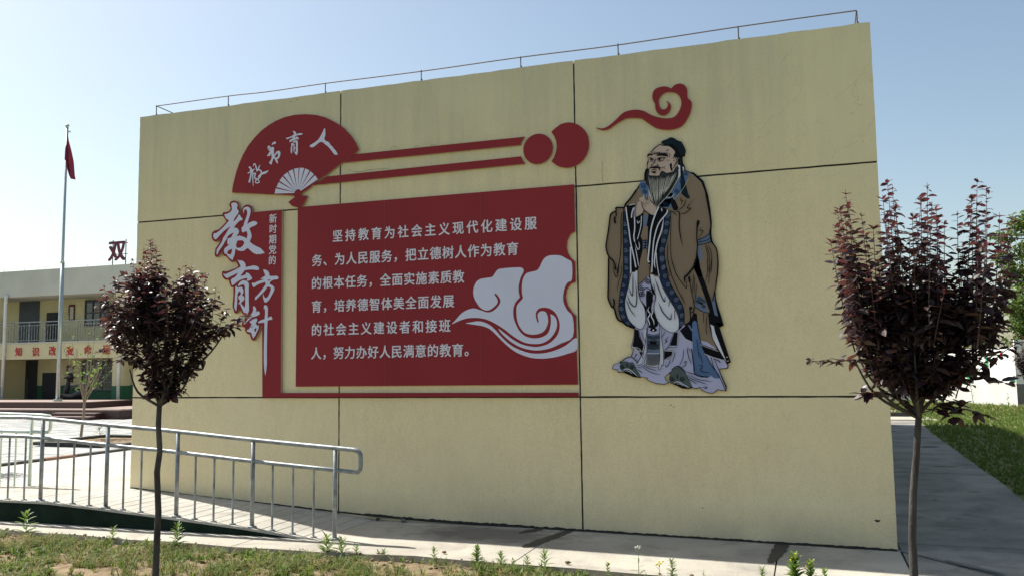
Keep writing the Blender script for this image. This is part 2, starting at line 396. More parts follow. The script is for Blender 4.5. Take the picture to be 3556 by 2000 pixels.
def bedz(x, y):
    e = bed_edge(x) - y; base = gz(x) - .055
    return base + min(1, max(0, (e - .02) / .15)) * (.03 + .022 * hn(x, y)) if e > 0 else base - .03
bed = grid_sheet(-14, 6.0, 2.6, 7.06, 360, 100, bedz, 'planting_bed', MT['soil']); tag(bed, kind='structure')

# pavement in front of the wall: separate cast slabs
pav = tag(bpy.data.objects.new('pavement', None), kind='structure'); COL.objects.link(pav)
def slab(x0, x1, y0, y1, z0f, m, parent, name='slab', th=.14, gap=.006):
    vs = []; g_ = gap
    nx = max(2, int(abs(x1 - x0) / .35)); xs = np.linspace(x0 + g_, x1 - g_, nx)
    if callable(y0): ya = [y0(x) for x in xs]
    else: ya = [y0 + g_] * nx
    mb = MB()
    for x, y in zip(xs, ya): vs += [(x, y, z0f(x)), (x, y1 - g_, z0f(x)), (x, y, z0f(x) - th), (x, y1 - g_, z0f(x) - th)]
    fs = []
    for i in range(nx - 1):
        a = 4 * i; b = a + 4
        fs += [(a, b, b + 1, a + 1), (a, a + 2, b + 2, b), (a + 1, b + 1, b + 3, a + 3)]
    fs += [(0, 1, 3, 2), (4 * nx - 4, 4 * nx - 2, 4 * nx - 1, 4 * nx - 3)]
    mb.add(vs, fs); return part(mb, name, m, parent)
fe = lambda x: bed_edge(x) + .0
for a, b in ((-14, -9.6), (-9.6, -5.0), (-5.0, -2.34), (-2.34, -.31), (-.31, .69)):
    slab(a, b, fe, 8.30 if a > -8 else 9.4, gz, MT['concrete'], pav)
# bedding and tar in the joints
mb = MB(); mb.box(-14, 6.0, 6.95, 8.28, -.12, -.03); part(mb, 'joint_bedding', MT['tar'], pav)
def ragged(pts, name, w, z=.004, seed=1, parent=pav):
    rr = random.Random(seed); q = cat_rom(pts, 8); vs = []
    for i, p in enumerate(q):
        t = (q[min(i + 1, len(q) - 1)] - q[max(i - 1, 0)]).normalized(); n = Vector((-t.y, t.x, 0))
        u = i / (len(q) - 1); ww = float(np.interp(u, np.linspace(0, 1, len(w)), w)) * (1 + rr.uniform(-.22, .22))
        for s in (1, -1): v = p + n * ww * .5 * s; vs.append((v.x, v.y, gz(v.x) + z))
    fs = [(2 * i, 2 * i + 1, 2 * i + 3, 2 * i + 2) for i in range(len(q) - 1)]
    return part(MB().add(vs, fs), name, MT['tar'], parent)
ragged([(-2.25, 8.26), (-2.30, 8.0), (-2.36, 7.75), (-2.42, 7.45), (-2.46, 7.40)], 'tar_patch', [.085, .10, .11, .10, .02], seed=3)
ragged([(-2.55, 8.24), (-2.62, 8.1), (-2.68, 7.98)], 'tar_patch', [.12, .10, .03], seed=4)
ragged([(-.285, 8.26), (-.30, 8.0), (-.33, 7.7), (-.36, 7.45)], 'tar_patch', [.10, .115, .105, .03], seed=5)
ragged([(.68, 8.25), (.85, 8.08), (1.02, 7.87), (1.3, 7.53), (1.6, 7.2)], 'tar_patch', [.03, .03, .05, .03, .02], z=.010, seed=6)
ragged([(1.0, 7.95), (1.15, 7.76), (1.35, 7.55)], 'tar_patch', [.03, .09, .02], z=.014, seed=7)
# path on the right of the building
path = tag(bpy.data.objects.new('path', None), kind='structure'); COL.objects.link(path)
pe = lambda y: float(np.interp(y, [6.9, 11.7, 15, 21.5, 27], [2.28, 2.33, 2.42, 2.6, 2.85]))
ys = [6.86, 8.62, 14.1, 18.6, 23.1, 26.7]
for i in range(5):
    y0, y1 = ys[i], ys[i + 1]; n = 10; yy = np.linspace(y0 + .012, y1 - .012, n); vs = []
    for y in yy:
        e = pe(y) + .012 * math.sin(y * 9) + .01 * math.sin(y * 23)
        vs += [(.70, y, .002), (e, y, .004), (e, y, -.10)]
    fs = [f for k in range(n - 1) for f in ((3 * k, 3 * k + 1, 3 * k + 4, 3 * k + 3), (3 * k + 1, 3 * k + 2, 3 * k + 5, 3 * k + 4))] + [(0, 2, 1)]
    part(MB().add(vs, fs), 'slab', MT['pathconc'], path)
part(MB().box(.67, 2.9, 6.9, 26.7, -.12, -.012), 'joint_bedding', MT['tar'], path)
rr = random.Random(5)
for (x, y, w, d) in ((2.0, 24.2, .55, .35), (1.75, 22.4, .4, .3), (2.2, 20.6, .35, .25), (2.15, 18.4, .35, .25), (1.95, 15.0, .40, .12), (1.9, 12.2, .14, .08), (1.35, 11.4, .07, .05), (1.4, 10.1, .05, .04), (1.55, 9.5, .04, .03), (2.1, 10.0, .10, .05), (.95, 9.9, .03, .03)):
    n = 16; vs = [(x, y, .007 + min(.02, d * .08))]
    for k in range(n):
        r = rr.uniform(.6, 1.2); vs.append((x + math.cos(k * 2 * math.pi / n) * w * r * .5, y + math.sin(k * 2 * math.pi / n) * d * r * .5, .006))
    o = part(MB().add(vs, [(0, 1 + k, 1 + (k + 1) % n) for k in range(n)]), 'dirt_patch', MT['soil'] if d < .2 else MT['tar'], path)
# cross road and kerbs behind
rd = MB(); rd.box(-12, 14, 26.75, 28.3, -.1, .02); rdo = rd.build('road', MT['concrete']); tag(rdo, kind='structure')
kb = tag(bpy.data.objects.new('kerb', None), kind='structure'); COL.objects.link(kb)
for i in range(7): part(MB().box(-4.2 + i, -4.2 + i + .985, 28.3, 28.42, -.05, .14), 'kerb_stone', MT['kerbdark'], kb)
part(MB().box(-4.2, 4.2, 30.6, 32.4, -.05, .01), 'kerb_strip', MT['concrete'], kb)
# lawn earth to the right
lawnz = lambda x, y: (-.010 + .045 * min(1, max(0, (x - pe(y) - .05) / .6)) + .015 * hn(x, y, .6) * min(1, max(0, (x - pe(y)) / .6))) if x > pe(y) - .35 else -.10
o = grid_sheet(2.2, 16, 6.9, 38, 90, 160, lawnz, 'lawn', MT['earth']); tag(o, kind='structure')
o = grid_sheet(-6, 16, 28.3, 42, 40, 30, lambda x, y: .0 + .015 * hn(x, y, .5), 'far_lawn', MT['earth']); tag(o, kind='structure')

# ================================================================ SCHOOL GABLE BUILDING (the big yellow wall)
X0, X1, ZT = -7.596, .669, 4.722
bld = thing('school_building', 'large pale yellow rendered building with black panel joints carrying the red boards', 'building', (X0, WY, 0))
core = MB(); core.box(X0 + .004, X1 - .004, WY + .03, 25.2, -.05, 4.60); 
part(core, 'main_body', MT['plaster'], bld)
# parapet cap
par = MB()
par.box(X0 + .002, X1 - .002, WY + .032, WY + .40, 4.602, ZT - .004); part(par, 'parapet', MT['plaster'], bld)
# joint sealant behind the panels, wobbling a little
part(MB().box(X0 + .003, X1 - .003, WY + .010, WY + .028, 0, ZT - .03), 'joint_sealant', MT['black'], bld)
jx = [X0, -4.818, -2.130, X1]; jz = [0, 1.325, 3.42, ZT]
def base_z(x): return float(np.interp(x, [-7.6, -7.147, -6.584, -5.444, -4.833, -4.388, -3.726, -2.789, -2.11, .669], [.275, .247, .211, .149, .112, .085, .061, .046, .036, 0.0]))
rw = random.Random(11)
for i in range(3):
    for j in range(3):
        hw = .0085; xa = jx[i] + (hw if i else 0); xb = jx[i + 1] - (hw if i < 2 else 0); za = jz[j] + hw; zb = jz[j + 1] - (hw if j < 2 else 0)
        # walk round the panel with a slightly uneven edge
        def edge(p, q, n, amp):
            out = []
            for k in range(n):
                t = k / n; out.append([p[0] + (q[0] - p[0]) * t, p[1] + (q[1] - p[1]) * t]); 
            return out
        nb = 24
        bot = [(xa + (xb - xa) * k / nb, (base_z(xa + (xb - xa) * k / nb) - .05) if j == 0 else za + rw.uniform(-.0016, .0016)) for k in range(nb)]
        rgt = [(xb + (rw.uniform(-.0016, .0016) if i < 2 else 0) + (.0 if i < 2 else rw.uniform(-.002, .002)), (za if j else base_z(xb) - .05) + (zb - (za if j else base_z(xb) - .05)) * k / nb) for k in range(nb)]
        top = [(xb + (xa - xb) * k / nb, zb + (rw.uniform(-.0016, .0016) if j < 2 else rw.uniform(-.006, .003))) for k in range(nb)]
        lft = [(xa + (rw.uniform(-.0016, .0016) if i else rw.uniform(-.002, .002)), zb + ((za if j else base_z(xa) - .05) - zb) * k / nb) for k in range(nb)]
        loop = bot + rgt + top + lft; n = len(loop)
        mb = MB(); yf = WY + rw.uniform(-.0012, .0012); vs = [(p[0], yf, p[1]) for p in loop] + [(p[0], WY + .03, p[1]) for p in loop]
        mb.add(vs, [tuple(range(n))] + [(k, n + k, n + (k + 1) % n, (k + 1) % n) for k in range(n)])
        part(mb, 'wall_panel', MT['plaster'], bld)
# black damp-proof upstand along the wall foot
mb = MB(); rr = random.Random(21); vs = []; n = 330
for k in range(n + 1):
    x = X0 + (X1 - X0) * k / n; z = base_z(x); h = .010 + .012 * abs(hn(x * 3, 1)) + rr.uniform(0, .009); w = .022 + .018 * abs(hn(x * 2, 4)) + rr.uniform(0, .014)
    if -4.5 > x: w *= .35; h *= .4
    vs += [(x, WY - .0035, z + h), (x, WY - .0035, z - .01), (x, WY - .006, z + .0065), (x, WY - w, z + .0055)]
fs = [f for k in range(n) for f in ((4 * k, 4 * k + 1, 4 * k + 5, 4 * k + 4), (4 * k + 2, 4 * k + 3, 4 * k + 7, 4 * k + 6))]
part(mb.add(vs, fs), 'tar_line', MT['tar'], bld)
# broken hole in the render, bottom right, and small chips
def chip(px, py, w, h, m='black', name='render_hole'):
    c = W((px, py)); rr = random.Random(int(px)); n = 12
    vs = [(c.x, WY - .0032, c.z)] + [(c.x + math.cos(2 * math.pi * k / n) * w * rr.uniform(.6, 1.2), WY - .0032, c.z + math.sin(2 * math.pi * k / n) * h * rr.uniform(.5, 1.2)) for k in range(n)]
    part(MB().add(vs, [(0, 1 + k, 1 + (k + 1) % n) for k in range(n)]), name, MT[m], bld)
chip(3047, 1807, .027, .011)
for px, py in ((2330, 1405), (2340, 1412), (1010, 355), (1030, 347), (2440, 1762)): chip(px, py, .012, .006, 'concrete', 'render_chip')
# old ghost outlines in the render above and below the red bars
mb = MB()
for pts in ([(1355, 521), (1362, 512), (1372, 510), (1382, 516)], [(1440, 514), (1448, 507), (1458, 510)], [(1495, 508), (1503, 502), (1512, 506)], [(1210, 590), (1240, 598), (1290, 590), (1350, 585)], [(2092, 560), (2091, 600), (2093, 640)]):
    part(stroke(MB(), pts, 1.4, .0032, 5), 'render_scar', MT['scar'], bld)

part(MB().box(-7.80, X0 - .002, 8.75, 9.0, W((470, 832), 8.75).z, W((470, 797), 8.75).z), 'wall_box', MT['cream'], bld)
# lightning rail along the parapet: a thing fixed on the roof
rl = thing('lightning_rail', 'thin rusty round-bar rail on short posts along the parapet of the yellow wall', 'railing', (-7.5, 8.45, ZT))
top = [(-7.5, 8.45, 4.90), (-7.4, 8.452, 4.897), (-6.44, 8.45, 4.90), (-5.9, 8.45, 4.888), (-5.11, 8.45, 4.895), (-3.9, 8.45, 4.885), (-2.75, 8.45, 4.893), (-1.7, 8.45, 4.884), (-.507, 8.45, 4.905), (.57, 8.45, 4.908)]
part(MB().tube([(p.x, p.y, p.z) for p in cat_rom(top, 4)], .0062, 6), 'rail', MT['rust'], rl)
part(MB().tube([(-7.5, 8.45, 4.897), (-7.5, 9.6, 4.86), (-7.5, 25.0, 4.86)], .006, 6), 'rail', MT['rust'], rl)
part(MB().tube([(.57, 8.45, 4.905), (.575, 9.3, 4.86), (.57, 25.0, 4.86)], .006, 6), 'rail', MT['rust'], rl)
for x in (-7.5, -6.44, -5.113, -3.905, -2.748, -1.7, -.507, .572):
    m_ = MB().tube([(x, 8.45, ZT - .10), (x, 8.45, 4.899)], .006, 6); m_.box(x + .002, x + .014, 8.447, 8.453, ZT - .1, ZT + .075); part(m_, 'post', MT['rust'], rl)

# ================================================================ RAMP AND RAILINGS
def rz(x): return float(np.interp(x, [-12.5, -9.2, -7.7, -7.1, -6.15, -5.25, -4.75, -4.42], [.06, .265, .27, .240, .185, .125, .080, .048]))
YR = 7.19
ramp_ = thing('access_ramp', 'sloping concrete access ramp with grooved top and dark green painted side', 'ramp', (-6, YR, 0))
# grooved top
xs = []; x = -9.0
prof = []
while x < -4.44:
    gw = .155 + rr.uniform(-.02, .02); gd = rr.uniform(.002, .007); prof += [(x, 0), (x + gw - .014, 0), (x + gw - .010, -gd), (x + gw - .003, -gd)]; x += gw
mb = MB(); vs = []
for (x, dz) in prof: vs += [(x, YR - .012, rz(x) + dz), (x, 8.281, rz(x) + dz + .004)]
fs = [(2 * i, 2 * i + 2, 2 * i + 3, 2 * i + 1) for i in range(len(prof) - 1)]
part(mb.add(vs, fs), 'ramp_top', MT['rampconc'], ramp_)
# side wall painted green with a concrete nosing
vs = []; n = 60
for k in range(n + 1):
    x = -12.5 + (8.08) * k / n; vs += [(x, YR, max(rz(x) - .022, gz(x) - .01)), (x, YR, -.03), (x, YR - .012, rz(x)), (x, YR - .012, rz(x) - .022), (x, YR, rz(x) - .022)]
fs = []; fn = []
for k in range(n): a = 5 * k; b = a + 5; fs += [(a, a + 1, b + 1, b)]; fn += [(a + 2, a + 3, b + 3, b + 2), (a + 3, a + 4, b + 4, b + 3)]
part(MB().add(vs, fs), 'side_wall', MT['darkgreen'], ramp_); part(MB().add(vs, fn), 'nosing', MT['rampconc'], ramp_)
# landing that turns along the side of the building, and the second leg going left
l = MB(); vs = []
for x in np.linspace(-12.5, -9.0, 12): vs += [(x, YR - .012, rz(x)), (x, 8.12, rz(x)), (x, 8.12, -.03)]
fs = [f for k in range(11) for f in ((3 * k, 3 * k + 3, 3 * k + 4, 3 * k + 1), (3 * k + 1, 3 * k + 4, 3 * k + 5, 3 * k + 2))]
part(l.add(vs, fs), 'second_leg', MT['rampconc'], ramp_)
part(MB().box(-8.73, X0 - .002, 8.285, 24, -.03, .268), 'landing', MT['rampconc'], ramp_)
part(MB().box(-8.998, X0, 8.0, 8.2848, -.03, .262), 'landing', MT['rampconc'], ramp_)
# front railing
YB = 7.235
def railing(name, label, xs_posts, x_left, x_tip, y, m, flip=False, balus=3):
    t = thing(name, label, 'railing', ((x_left + x_tip) / 2, y, 0), 'ramp handrails')
    zt = lambda x: float(np.interp(x, [-9.2, -7.95, -7.06, -6.14, -5.23, -4.31, -4.0], [1.15, 1.152, 1.085, 1.028, .955, .893, .873])) 
    zm = lambda x: zt(x) - .205
    P = lambda x, z: (x, y, z)
    # top and mid rail joined by the rounded loop
    L = [P(x, zt(x)) for x in np.linspace(x_left, x_tip - .07, 14)]
    zt_, zm_ = zt(x_tip), zm(x_tip)
    arc = [P(x_tip - .025, zt_ - .008), P(x_tip - .004, zt_ - .035), P(x_tip, zt_ - .07), P(x_tip, zm_ + .065), P(x_tip - .006, zm_ + .03), P(x_tip - .03, zm_ + .004)]
    L += arc; part(MB().tube(L, .0215, 10), 'top_rail', m, t, smooth=True)
    part(MB().tube([P(x, zm(x)) for x in np.linspace(x_left, x_tip - .03, 14)], .0205, 10), 'mid_rail', m, t, smooth=True)
    for i, xp in enumerate(xs_posts):
        m_ = MB().tube([P(xp, rz(xp) - .02), P(xp, zt(xp) - .01)], .021, 10)
        part(m_, 'post', m, t, smooth=True)
        part(MB().tube([P(xp, rz(xp) - .012), P(xp, rz(xp) + .012), P(xp, rz(xp) + .016)], [.045, .045, .022], 10), 'flange', m, t)
    allp = sorted(xs_posts + [x_left])
    for a, b in zip(allp[:-1], allp[1:]):
        k = max(1, round((b - a) / .228)) if a == x_left else 4
        for j in range(1, k):
            xb = a + (b - a) * j / k
            m_ = MB().tube([P(xb, rz(xb) - .02), P(xb, zm(xb))], .0105, 8)
            m_.tube([P(xb, rz(xb) - .01), P(xb, rz(xb) + .011)], .030, 8)
            part(m_, 'baluster', m, t, smooth=False)
    return t
railing('handrail', 'grey galvanised handrail on the near edge of the ramp, in front of the yellow wall', [-7.82, -6.94, -6.05, -5.155, -4.245], -9.9, -3.975, YB, MT['steel'])
# far rail, beyond the landing
def zt2(x): return float(np.interp(x, [-13, -9.6, -8.8], [.95, 1.135, 1.118]))
t = thing('handrail', 'pale green handrail end behind the near one, on the far edge of the left ramp', 'railing', (-9.6, 8.16, 0), 'ramp handrails')
y2 = 8.16
zz = 1.125; xt = -8.70
L = [(x, y2, zt2(x)) for x in (-12, -10.5, -9.6, -9.2, -8.85)] + [(xt - .02, y2, 1.108), (xt - .003, y2, 1.08), (xt, y2, 1.04), (xt, y2, .985), (xt - .006, y2, .95), (xt - .03, y2, .925)]
part(MB().tube(L, .021, 10), 'top_rail', MT['rail2'], t, smooth=True)
part(MB().tube([(x, y2, zt2(x) - .21) for x in (-12, -10.5, -9.6, -9.2)] + [(xt - .03, y2, .915)], .0205, 10), 'mid_rail', MT['rail2'], t, smooth=True)
for x in (-9.0, -9.95, -10.9): part(MB().tube([(x, y2, .05), (x, y2, zt2(x))], .021, 10), 'post', MT['rail2'], t, smooth=True)
for x in (-9.24, -9.48, -9.71, -10.2, -10.45, -10.7): part(MB().tube([(x, y2, .05), (x, y2, zt2(x) - .21)], .0105, 8), 'baluster', MT['rail2'], t)
# small debris on the apron by the wall
rr = random.Random(31)
def rubble(x, y, s, label, m):
    o = MB().ball((0, 0, 0), s, 7, 4, 0, (1, .7, .5)); o.v = [(a * rr.uniform(.7, 1.25), b * rr.uniform(.7, 1.25), c * rr.uniform(.7, 1.25)) for a, b, c in o.v]
    ob = o.build('rubble_lump', m); ob.location = (x, y, gz(x) + s * .3 + .01); tag(ob, label, 'rubble', 'lumps of debris along the wall foot')
rubble(-4.02, 8.22, .035, 'small grey wedge of mortar at the wall foot right of the handrail end', MT['greywall'])
rubble(-4.32, 8.235, .028, 'dark crumb of tar at the wall foot just behind the handrail end post', MT['tar'])
rubble(-1.90, 6.88, .026, 'brown clod of earth on the edge of the bright pavement strip, right of centre', MT['soil'])
rubble(-3.0, 6.93, .022, 'brown clod beside the broad leafy weed at the pavement edge', MT['soil'])

# ================================================================ COURTYARD
cy = MB(); cy.add([(-60, 9.3, -.012), (-13.45, 9.3, -.012), (-13.45, 40, -.012), (-60, 40, -.012)], [(0, 1, 2, 3)])
court = cy.build('courtyard', MT['kerbdark']); tag(court, kind='structure')
me = bpy.data.meshes.new('paving_tile'); s_ = .235
me.from_pydata([(-s_, -s_, 0), (s_, -s_, 0), (s_, s_, 0), (-s_, s_, 0), (-s_, -s_, .02), (s_, -s_, .02), (s_, s_, .02), (-s_, s_, .02)], [], [(4, 5, 6, 7), (0, 1, 5, 4), (1, 2, 6, 5), (2, 3, 7, 6), (3, 0, 4, 7)])
me.materials.append(MT['tile'])
cells = []
for j in range(36):
    for i in range(40):
        x = -13.75 - i * .48 + (.24 if j % 2 else 0); y = 11.3 + j * .48
        if x > -13.72: continue
        if -16.5 < x < -14.3 and 14.9 < y < 17.4: continue
        if y > 24.0 and x < -22.6: continue
        v = RM.T @ np.array([x, y, -CAMH]); px = CX + v[0] / -v[2] * F; py = CY - v[1] / -v[2] * F
        vis = -10 < px < 460
        cells.append((0 if vis else 1, math.hypot(x, y), x, y))
cells.sort()
rest = MB()
for k, (a, d, x, y) in enumerate(cells):
    zz = rr.uniform(-.004, .004) - .006
    if k < 300:
        o = bpy.data.objects.new('paving_tile', me); COL.objects.link(o); o.parent = court; o.location = (x, y, zz); o.rotation_euler = (rr.uniform(-.006, .006), rr.uniform(-.006, .006), rr.uniform(-.01, .01))
    elif k < 1600:
        rest.add([(x - s_, y - s_, zz + .02), (x + s_, y - s_, zz + .02), (x + s_, y + s_, zz + .02), (x - s_, y + s_, zz + .02)], [(0, 1, 2, 3)])
o = rest.build('paving_tiles', MT['tile'], court); o['kind'] = 'stuff'
# side path between the ramp and the courtyard
o = MB().box(-13.3, -8.74, 9.41, 40, -.05, .03).build('side_path', MT['greyconc']); tag(o, kind='structure')
ck = tag(bpy.data.objects.new('courtyard_kerb', None), kind='structure'); COL.objects.link(ck)
for i in range(16):
    y = 9.4 + i * .75; part(MB().box(-13.45, -13.31, y, y + .74, -.03, .075), 'kerb_stone', MT['kerbred'] if i % 3 == 1 else MT['kerbdark'], ck)
# tree pit kerb
for (a, b, c, d) in ((-16.6, -14.3, 15.15, 15.32), (-16.6, -14.3, 17.2, 17.34), (-16.75, -16.6, 15.15, 17.34), (-14.3, -14.16, 15.15, 17.34)):
    part(MB().box(a, b, c, d, -.02, .09), 'kerb_stone', MT['kerbdark'], ck)
part(MB().box(-16.6, -14.3, 15.32, 17.2, -.03, .03), 'pit_soil', MT['soil'], ck)

# red granite stage with flagpole
st = thing('stage', 'low dark red granite stage of two tiers with steps under the flagpole', 'stage', (-27, 25, 0))
part(MB().box(-40, -22.78, 24.2, 27.6, -.02, .30), 'lower_tier', MT['granite'], st)
part(MB().box(-40.03, -22.74, 24.17, 27.62, .302, .345), 'lower_coping', MT['granitetop'], st)
part(MB().box(-40, -25.05, 25.0, 27.4, .345, .55), 'upper_tier', MT['granite'], st)
part(MB().box(-40.03, -25.02, 24.97, 27.42, .552, .578), 'upper_coping', MT['granitetop'], st)
for k in range(2):
    part(MB().box(-25.4, -23.5, 24.2 - .3 * (2 - k), 24.2 - .3 * (1 - k), -.02, .11 * (k + 1)), 'step', MT['granite'], st)
    part(MB().box(-25.42, -23.48, 24.19 - .3 * (2 - k), 24.2 - .3 * (1 - k), .11 * (k + 1) + .002, .11 * (k + 1) + .015), 'step_edge', MT['granitetop'], st)
fp = thing('flagpole', 'tall stepped steel flagpole standing on the red granite stage', 'flagpole', (-25.85, 25.5, .578))
fy = 25.5
p0, p1, p2 = W((200, 1398), fy), W((216, 905), fy), W((230, 443), fy)
xb = p0.x
part(MB().tube([(xb, fy, .575), (xb, fy, p1.z * .98)], .075, 10), 'lower_pole', MT['pole'], fp, smooth=True)
part(MB().tube([(xb, fy, p1.z * .98), (xb, fy, p1.z * .98 + .12), (xb, fy, p2.z)], [.082, .055, .045], 10), 'upper_pole', MT['pole'], fp, smooth=True)
part(MB().tube([(xb, fy, .576), (xb, fy, .66)], .16, 12), 'base_flange', MT['pole'], fp)
m_ = MB().ball((xb, fy, p2.z + .05), .075, 10, 6); m_.box(xb, xb + .16, fy - .02, fy + .02, p2.z - .22, p2.z - .17); part(m_, 'truck', MT['pole'], fp)
# limp flag: folds hanging from the halyard
fl = MB(); vs = []
pts = [(234, 470), (238, 500), (243, 540), (249, 575), (252, 576)]
rowsL = [(234.5, 470), (233, 490), (231.5, 520), (230.5, 556), (235, 563), (238, 590), (242, 610), (246, 622)]
rowsR = [(236, 470), (239, 490), (244, 520), (250, 560), (251, 573), (252, 585), (255, 605), (258, 624)]
nc = 9
for (a, b) in zip(rowsL, rowsR):
    A = W(a, fy); B = W(b, fy)
    for k in range(nc):
        u = k / (nc - 1); p = A.lerp(B, u); vs.append((p.x, fy + .09 * math.sin(u * 9 + a[1] * .02) * min(1, (a[1] - 465) / 50), p.z))
nr = len(rowsL)
fl.add(vs, [(j * nc + i, j * nc + i + 1, (j + 1) * nc + i + 1, (j + 1) * nc + i) for j in range(nr - 1) for i in range(nc - 1)])
o = fl.build('flag', MT['flag'], smooth=True); tag(o, 'limp dark red flag hanging folded from the top of the flagpole', 'flag')

# ================================================================ TWO STOREY SCHOOL BLOCK
FYB, BY = 28.0, 29.9                                       # facade plane, gallery back wall
sb = thing('classroom_block', 'two storey cream and green classroom block with open galleries behind the flagpole', 'building', (-30, FYB, 0))
xl, xr = -46.0, -19.5
part(MB().box(xl, xr, BY, 36, -.05, 6.0), 'back_wall', MT['cream'], sb)
part(MB().box(xl, xr, FYB, BY - .002, 4.90, 6.02), 'parapet', MT['creamwhite'], sb)
part(MB().box(xl, xr, FYB - .03, BY - .002, 2.24, 2.88), 'gallery_beam', MT['cream'], sb)
part(MB().box(xl, xr, FYB - .06, FYB + .15, 2.882, 2.95), 'gallery_ledge', MT['creamwhite'], sb)
part(MB().box(xl, xr, FYB - .03, BY - .002, -.05, .10), 'gallery_floor', MT['concrete'], sb)
part(MB().box(xl, xr, BY - .012, BY - .001, .101, 1.10), 'green_dado', MT['greenpaint'], sb)
for a, b in ((-33.55, -33.0), (-26.75, -26.2), (-40.6, -40.1)):
    for (z0, z1) in ((.1, 2.238), (2.952, 4.898)):
        part(MB().box(a, b, FYB + .02, FYB + .42, z0, z1), 'column', MT['cream'], sb)
        if z0 < 1: part(MB().box(a - .006, b + .006, FYB + .012, FYB + .426, .101, 1.1), 'column_dado', MT['greenpaint'], sb)
    part(MB().box(a, a + .12, FYB + .422, BY - .013, .101, 2.238), 'cross_wall', MT['cream'], sb) if a < -33 else None
# openings on the back wall, measured on that plane
def bw(p): return W(p, BY)
def opening(px0, py0, px1, py1, name, m, d=.02, parent=sb):
    a, b = bw((px0, py1)), bw((px1, py0)); return part(MB().box(a.x, b.x, BY - d - .012, BY - .0125 if a.z < 1.1 else BY - .0005, max(a.z, .101), b.z), name, m, parent), a, b
opening(64, 1033, 140, 1200, 'stair_opening', MT['bluegrey'])  # flat panel, the shade inside the stairwell is put into its colour
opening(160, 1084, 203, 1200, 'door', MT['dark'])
opening(58, 1240, 133, 1420, 'stair_opening', MT['dark'])  # solid dark panel too, coloured as the shaded stairwell
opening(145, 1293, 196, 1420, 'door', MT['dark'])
opening(60, 1315, 100, 1420, 'door', MT['bluegrey'], .03)
def window(px0, py0, px1, py1, nx, nz, bars=0, mf='bluegrey'):
    f, a, b = opening(px0, py0, px1, py1, 'window', MT['glass'], .01)
    fr = MB(); w = .05; yy = BY - .06
    for k in range(nx + 1): x = a.x + (b.x - a.x) * k / nx; fr.box(x - w / 2, x + w / 2, yy, yy + .035, a.z - .0, b.z)
    for k in range(nz + 1): z = a.z + (b.z - a.z) * k / nz; fr.box(a.x - w / 2, b.x + w / 2, yy - .002, yy + .033, z - w / 2, z + w / 2)
    o = part(fr, 'window_frame', MT[mf], sb)
    if bars:
        g_ = MB()
        for k in range(bars + 1): x = a.x + (b.x - a.x) * k / bars; g_.tube([(x, yy - .06, a.z - .03), (x, yy - .06, b.z)], .009, 4)
        for k in range(5): z = a.z + (b.z - a.z) * k / 4; g_.box(a.x, b.x, yy - .075, yy - .055, z - .01, z + .01)
        part(g_, 'window_bars', MT['steel'], sb)
window(297, 1040, 378, 1130, 3, 2)
window(286, 1250, 395, 1352, 3, 2, bars=20)
window(20 - 130, 1045, 20 - 30, 1140, 3, 2)
# lettering on the gallery beam
for ch, px in zip('知识改变命运', ((65, 1221), (124, 1221), (182, 1218), (243, 1217), (305, 1215), (370, 1213))):
    c = W(px, FYB - .045); put_char(ch, (c.x, FYB - .045, c.z), .40, MT['signred'], sb, bold=.042, ext=.02)
# gallery guard rail
gr = thing('gallery_railing', 'white metal guard rail along the upper gallery of the classroom block', 'railing', (-30, FYB, 2.95))
gx0, gx1 = -33.0, -24.0
part(MB().box(gx0, gx1, FYB + .02, FYB + .06, 3.79, 3.83), 'top_rail', MT['steel'], gr)
part(MB().box(gx0, gx1, FYB + .03, FYB + .055, 3.66, 3.685), 'upper_rail', MT['steel'], gr)
part(MB().box(gx0, gx1, FYB + .03, FYB + .055, 3.02, 3.045), 'lower_rail', MT['steel'], gr)
x = gx0; k = 0
while x < gx1:
    if k % 6 == 0: part(MB().box(x - .02, x + .02, FYB + .022, FYB + .058, 2.95, 3.80), 'post', MT['steel'], gr)
    else: part(MB().box(x - .009, x + .009, FYB + .034, FYB + .05, 3.04, 3.665), 'baluster', MT['steel'], gr)
    x += .145; k += 1
# thin lightning rail on that roof
lr = thing('lightning_rail', 'very thin lightning rail on the roof edge of the far classroom block', 'railing', (-30, FYB + .3, 6.02))
part(MB().tube([(xl, FYB + .3, 6.17), (xr, FYB + .3, 6.17)], .008, 5), 'rail', MT['steel'], lr)
for k in range(18): x = -40 + k * 1.15; part(MB().tube([(x, FYB + .3, 6.0), (x, FYB + .3, 6.17)], .007, 5), 'post', MT['steel'], lr)
# roof sign: one big character on a frame
rs = thing('roof_sign', 'maroon character sign on a thin frame on the far roof beside the yellow wall', 'sign', (-26.8, FYB + .25, 6.02))
c = W((409, 872), FYB + .2)
put_char('双', (c.x, FYB + .2, c.z), .92, MT['maroon'], rs, bold=.045, ext=.05)
for px in (388, 433): x = W((px, 900), FYB + .25).x; part(MB().tube([(x, FYB + .3, 6.0), (x, FYB + .3, 7.1)], .02, 6), 'frame_post', MT['rust'], rs)
for z in (6.5, 6.95): part(MB().tube([(c.x - .42, FYB + .3, z), (c.x + .42, FYB + .3, z)], .015, 6), 'frame_bar', MT['rust'], rs)
# drain pipes
for i, (px, z1, lab) in enumerate(((10, 5.0, 'white drain pipe at the left edge of the classroom block, nearest the left frame'), (412, 2.25, 'white drain pipe down the ground floor of the classroom block, beside the barred window'))):
    x = W((px, 1300), FYB - .1).x
    o = MB().tube([(x, FYB - .1, .0), (x, FYB - .1, z1 - .1), (x, FYB - .02, z1)], .065, 10).build('drain_pipe', MT['pipe'], smooth=True); tag(o, lab, 'pipe', 'drain pipes on the classroom block')
